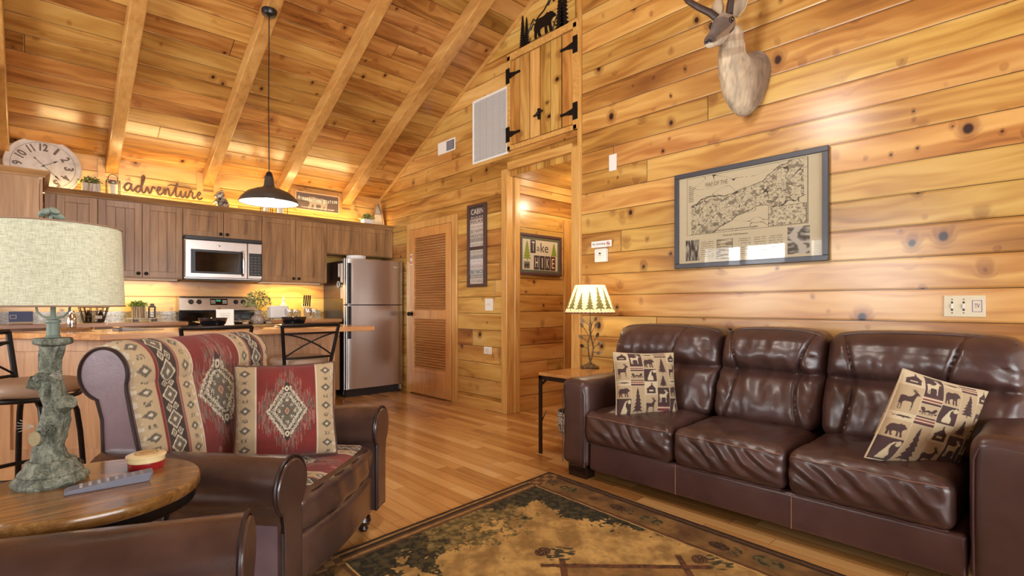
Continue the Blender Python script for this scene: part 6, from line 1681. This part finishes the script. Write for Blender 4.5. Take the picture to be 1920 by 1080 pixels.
for k in range(5):
    a = k * 1.25; MB().lathe([(0, 0), (.022, 0), (.022, .07), (.009, .09), (.009, .11), (0, .11)], 16, c=(.05 * math.cos(a), .03 * math.sin(a), .005)).build('jar', [M['bronze'], M['goblet'], plain('smoky_jar', (90, 80, 66), .3)][k % 3], cb)
MB().box(.005, .055, -.080, -.076, .035, .062).build('caddy_label', M['paper'], cb, smooth=False); lettering('COFFEE', ink, cb, w=.036, h=.009, at=(.030, -.0808, .0485))
o = thing('tissue_box', 'blue box with white window print on the left of the back counter', 'box', (-.075, 6.12, CTZ))
MB().box(-.075, .075, -.05, .05, .018, .105).build('box_body', plain('slate_blue_card', (84, 98, 138), .6), o, smooth=False); MB().box(-.075, .075, -.05, .05, 0, .018).build('box_base', plain('pale_card', (206, 186, 156), .6), o, smooth=False)
frame_mesh(.020, .016, .004, .001, -.05).build('window_print', M['paper'], o, loc=(-.048, 0, .06), smooth=False)
o = thing('toaster', 'white toaster on the counter right of the stove', 'toaster', (2.05, 6.16, CTZ))
m = MB(); m.rbox((0, 0, .082), (.20, .15, .145), .025, (6, 4, 4)); bd = m.build('toaster_body', M['whitemat'], o, ang=50)
MB().box(-.07, .07, -.035, -.015, .151, .156).box(-.07, .07, .015, .035, .151, .156).build('toaster_slots', M['blackp'], bd, smooth=False)
for x in (-.07, .07):
    for y in (-.05, .05): MB().tube([(x, y, 0), (x, y, .012)], .010, 10).build('toaster_foot', M['blackp'], o)
MB().box(.10, .118, -.012, .012, .09, .105).build('lever', M['chrome'], o, smooth=False)
o = thing('soap_bottle', 'white pump bottle behind the toaster', 'bottle', (2.17, 6.33, CTZ))
MB().lathe([(0, 0), (.034, 0), (.036, .01), (.036, .15), (.028, .175), (.014, .19), (.014, .21), (0, .21)], 28).build('bottle_body', M['whitemat'], o); MB().lathe([(0, .21), (.016, .21), (.016, .235), (.006, .24), (.006, .27), (0, .27)], 20).build('bottle_cap', M['white'], o)
MB().box(-.018, .018, -.038, -.0355, .05, .11).build('bottle_label', plain('grey_label', (170, 176, 172), .6), o, smooth=False)
o = thing('knife_block', 'pale wooden block of black handled knives on the right counter', 'knife block', (2.40, 6.22, CTZ))
MB().prism([(-.05, 0), (.05, 0), (.05, .17), (-.05, .13)], -.05, .05, 'yz').build('block_body', plain('pale_beech', (214, 182, 130), .5), o, smooth=False, bevel=.004)
for i, x in enumerate((-.035, -.012, .012, .035)):
    k = MB(); top = Vector((x, .0, .15)); d = Vector((0, -.18, .98)); k.tube([top - d * .02, top + d * .05, top + d * .13], [.009, .008, .009], 8, sq=(1, .7)); ko = k.build('knife_handle', M['blackp'], o)
    for q in (.03, .07, .11): MB().sphere(top + d * q + Vector((0, -.008, 0)), .003, 6, 4).build('rivet', M['chrome'], ko)
# under-cabinet lights have slim housings, and the ledge strip behind the crown has its own channel
for x0, x1 in ((.10, 1.10), (1.90, 2.60)):
    o = MB().box(x0, x1, 6.32, 6.40, 1.352, 1.3645).build('under_cabinet_fixture', M['white'], smooth=False); tag(o, 'slim white light fixture under the wall cabinets %s of the microwave' % ('left' if x0 < 1 else 'right'), 'light fixture', 'slim lights under the wall cabinets')
# ceiling fixture holding the room light (above the frame) and the hall light
o = thing('ceiling_light', 'round glass ceiling light hanging from the ridge over the living room', 'ceiling light', (1.15, 1.65, 2.95))
MB().tube([(0, 0, .14), (0, 0, 1.85)], .012, 10).build('light_stem', M['bronze'], o); MB().lathe([(0, .18), (.06, .175), (.10, .15), (.10, .14), (0, .14)], 32).build('light_fitting', M['bronze'], o)
o = thing('ceiling_light', 'small round ceiling light inside the hallway', 'ceiling light', (4.25, 3.35, 2.33)); MB().lathe([(0, .065), (.08, .065), (.08, .05), (0, .045)], 32).build('light_fitting', M['bronze'], o)
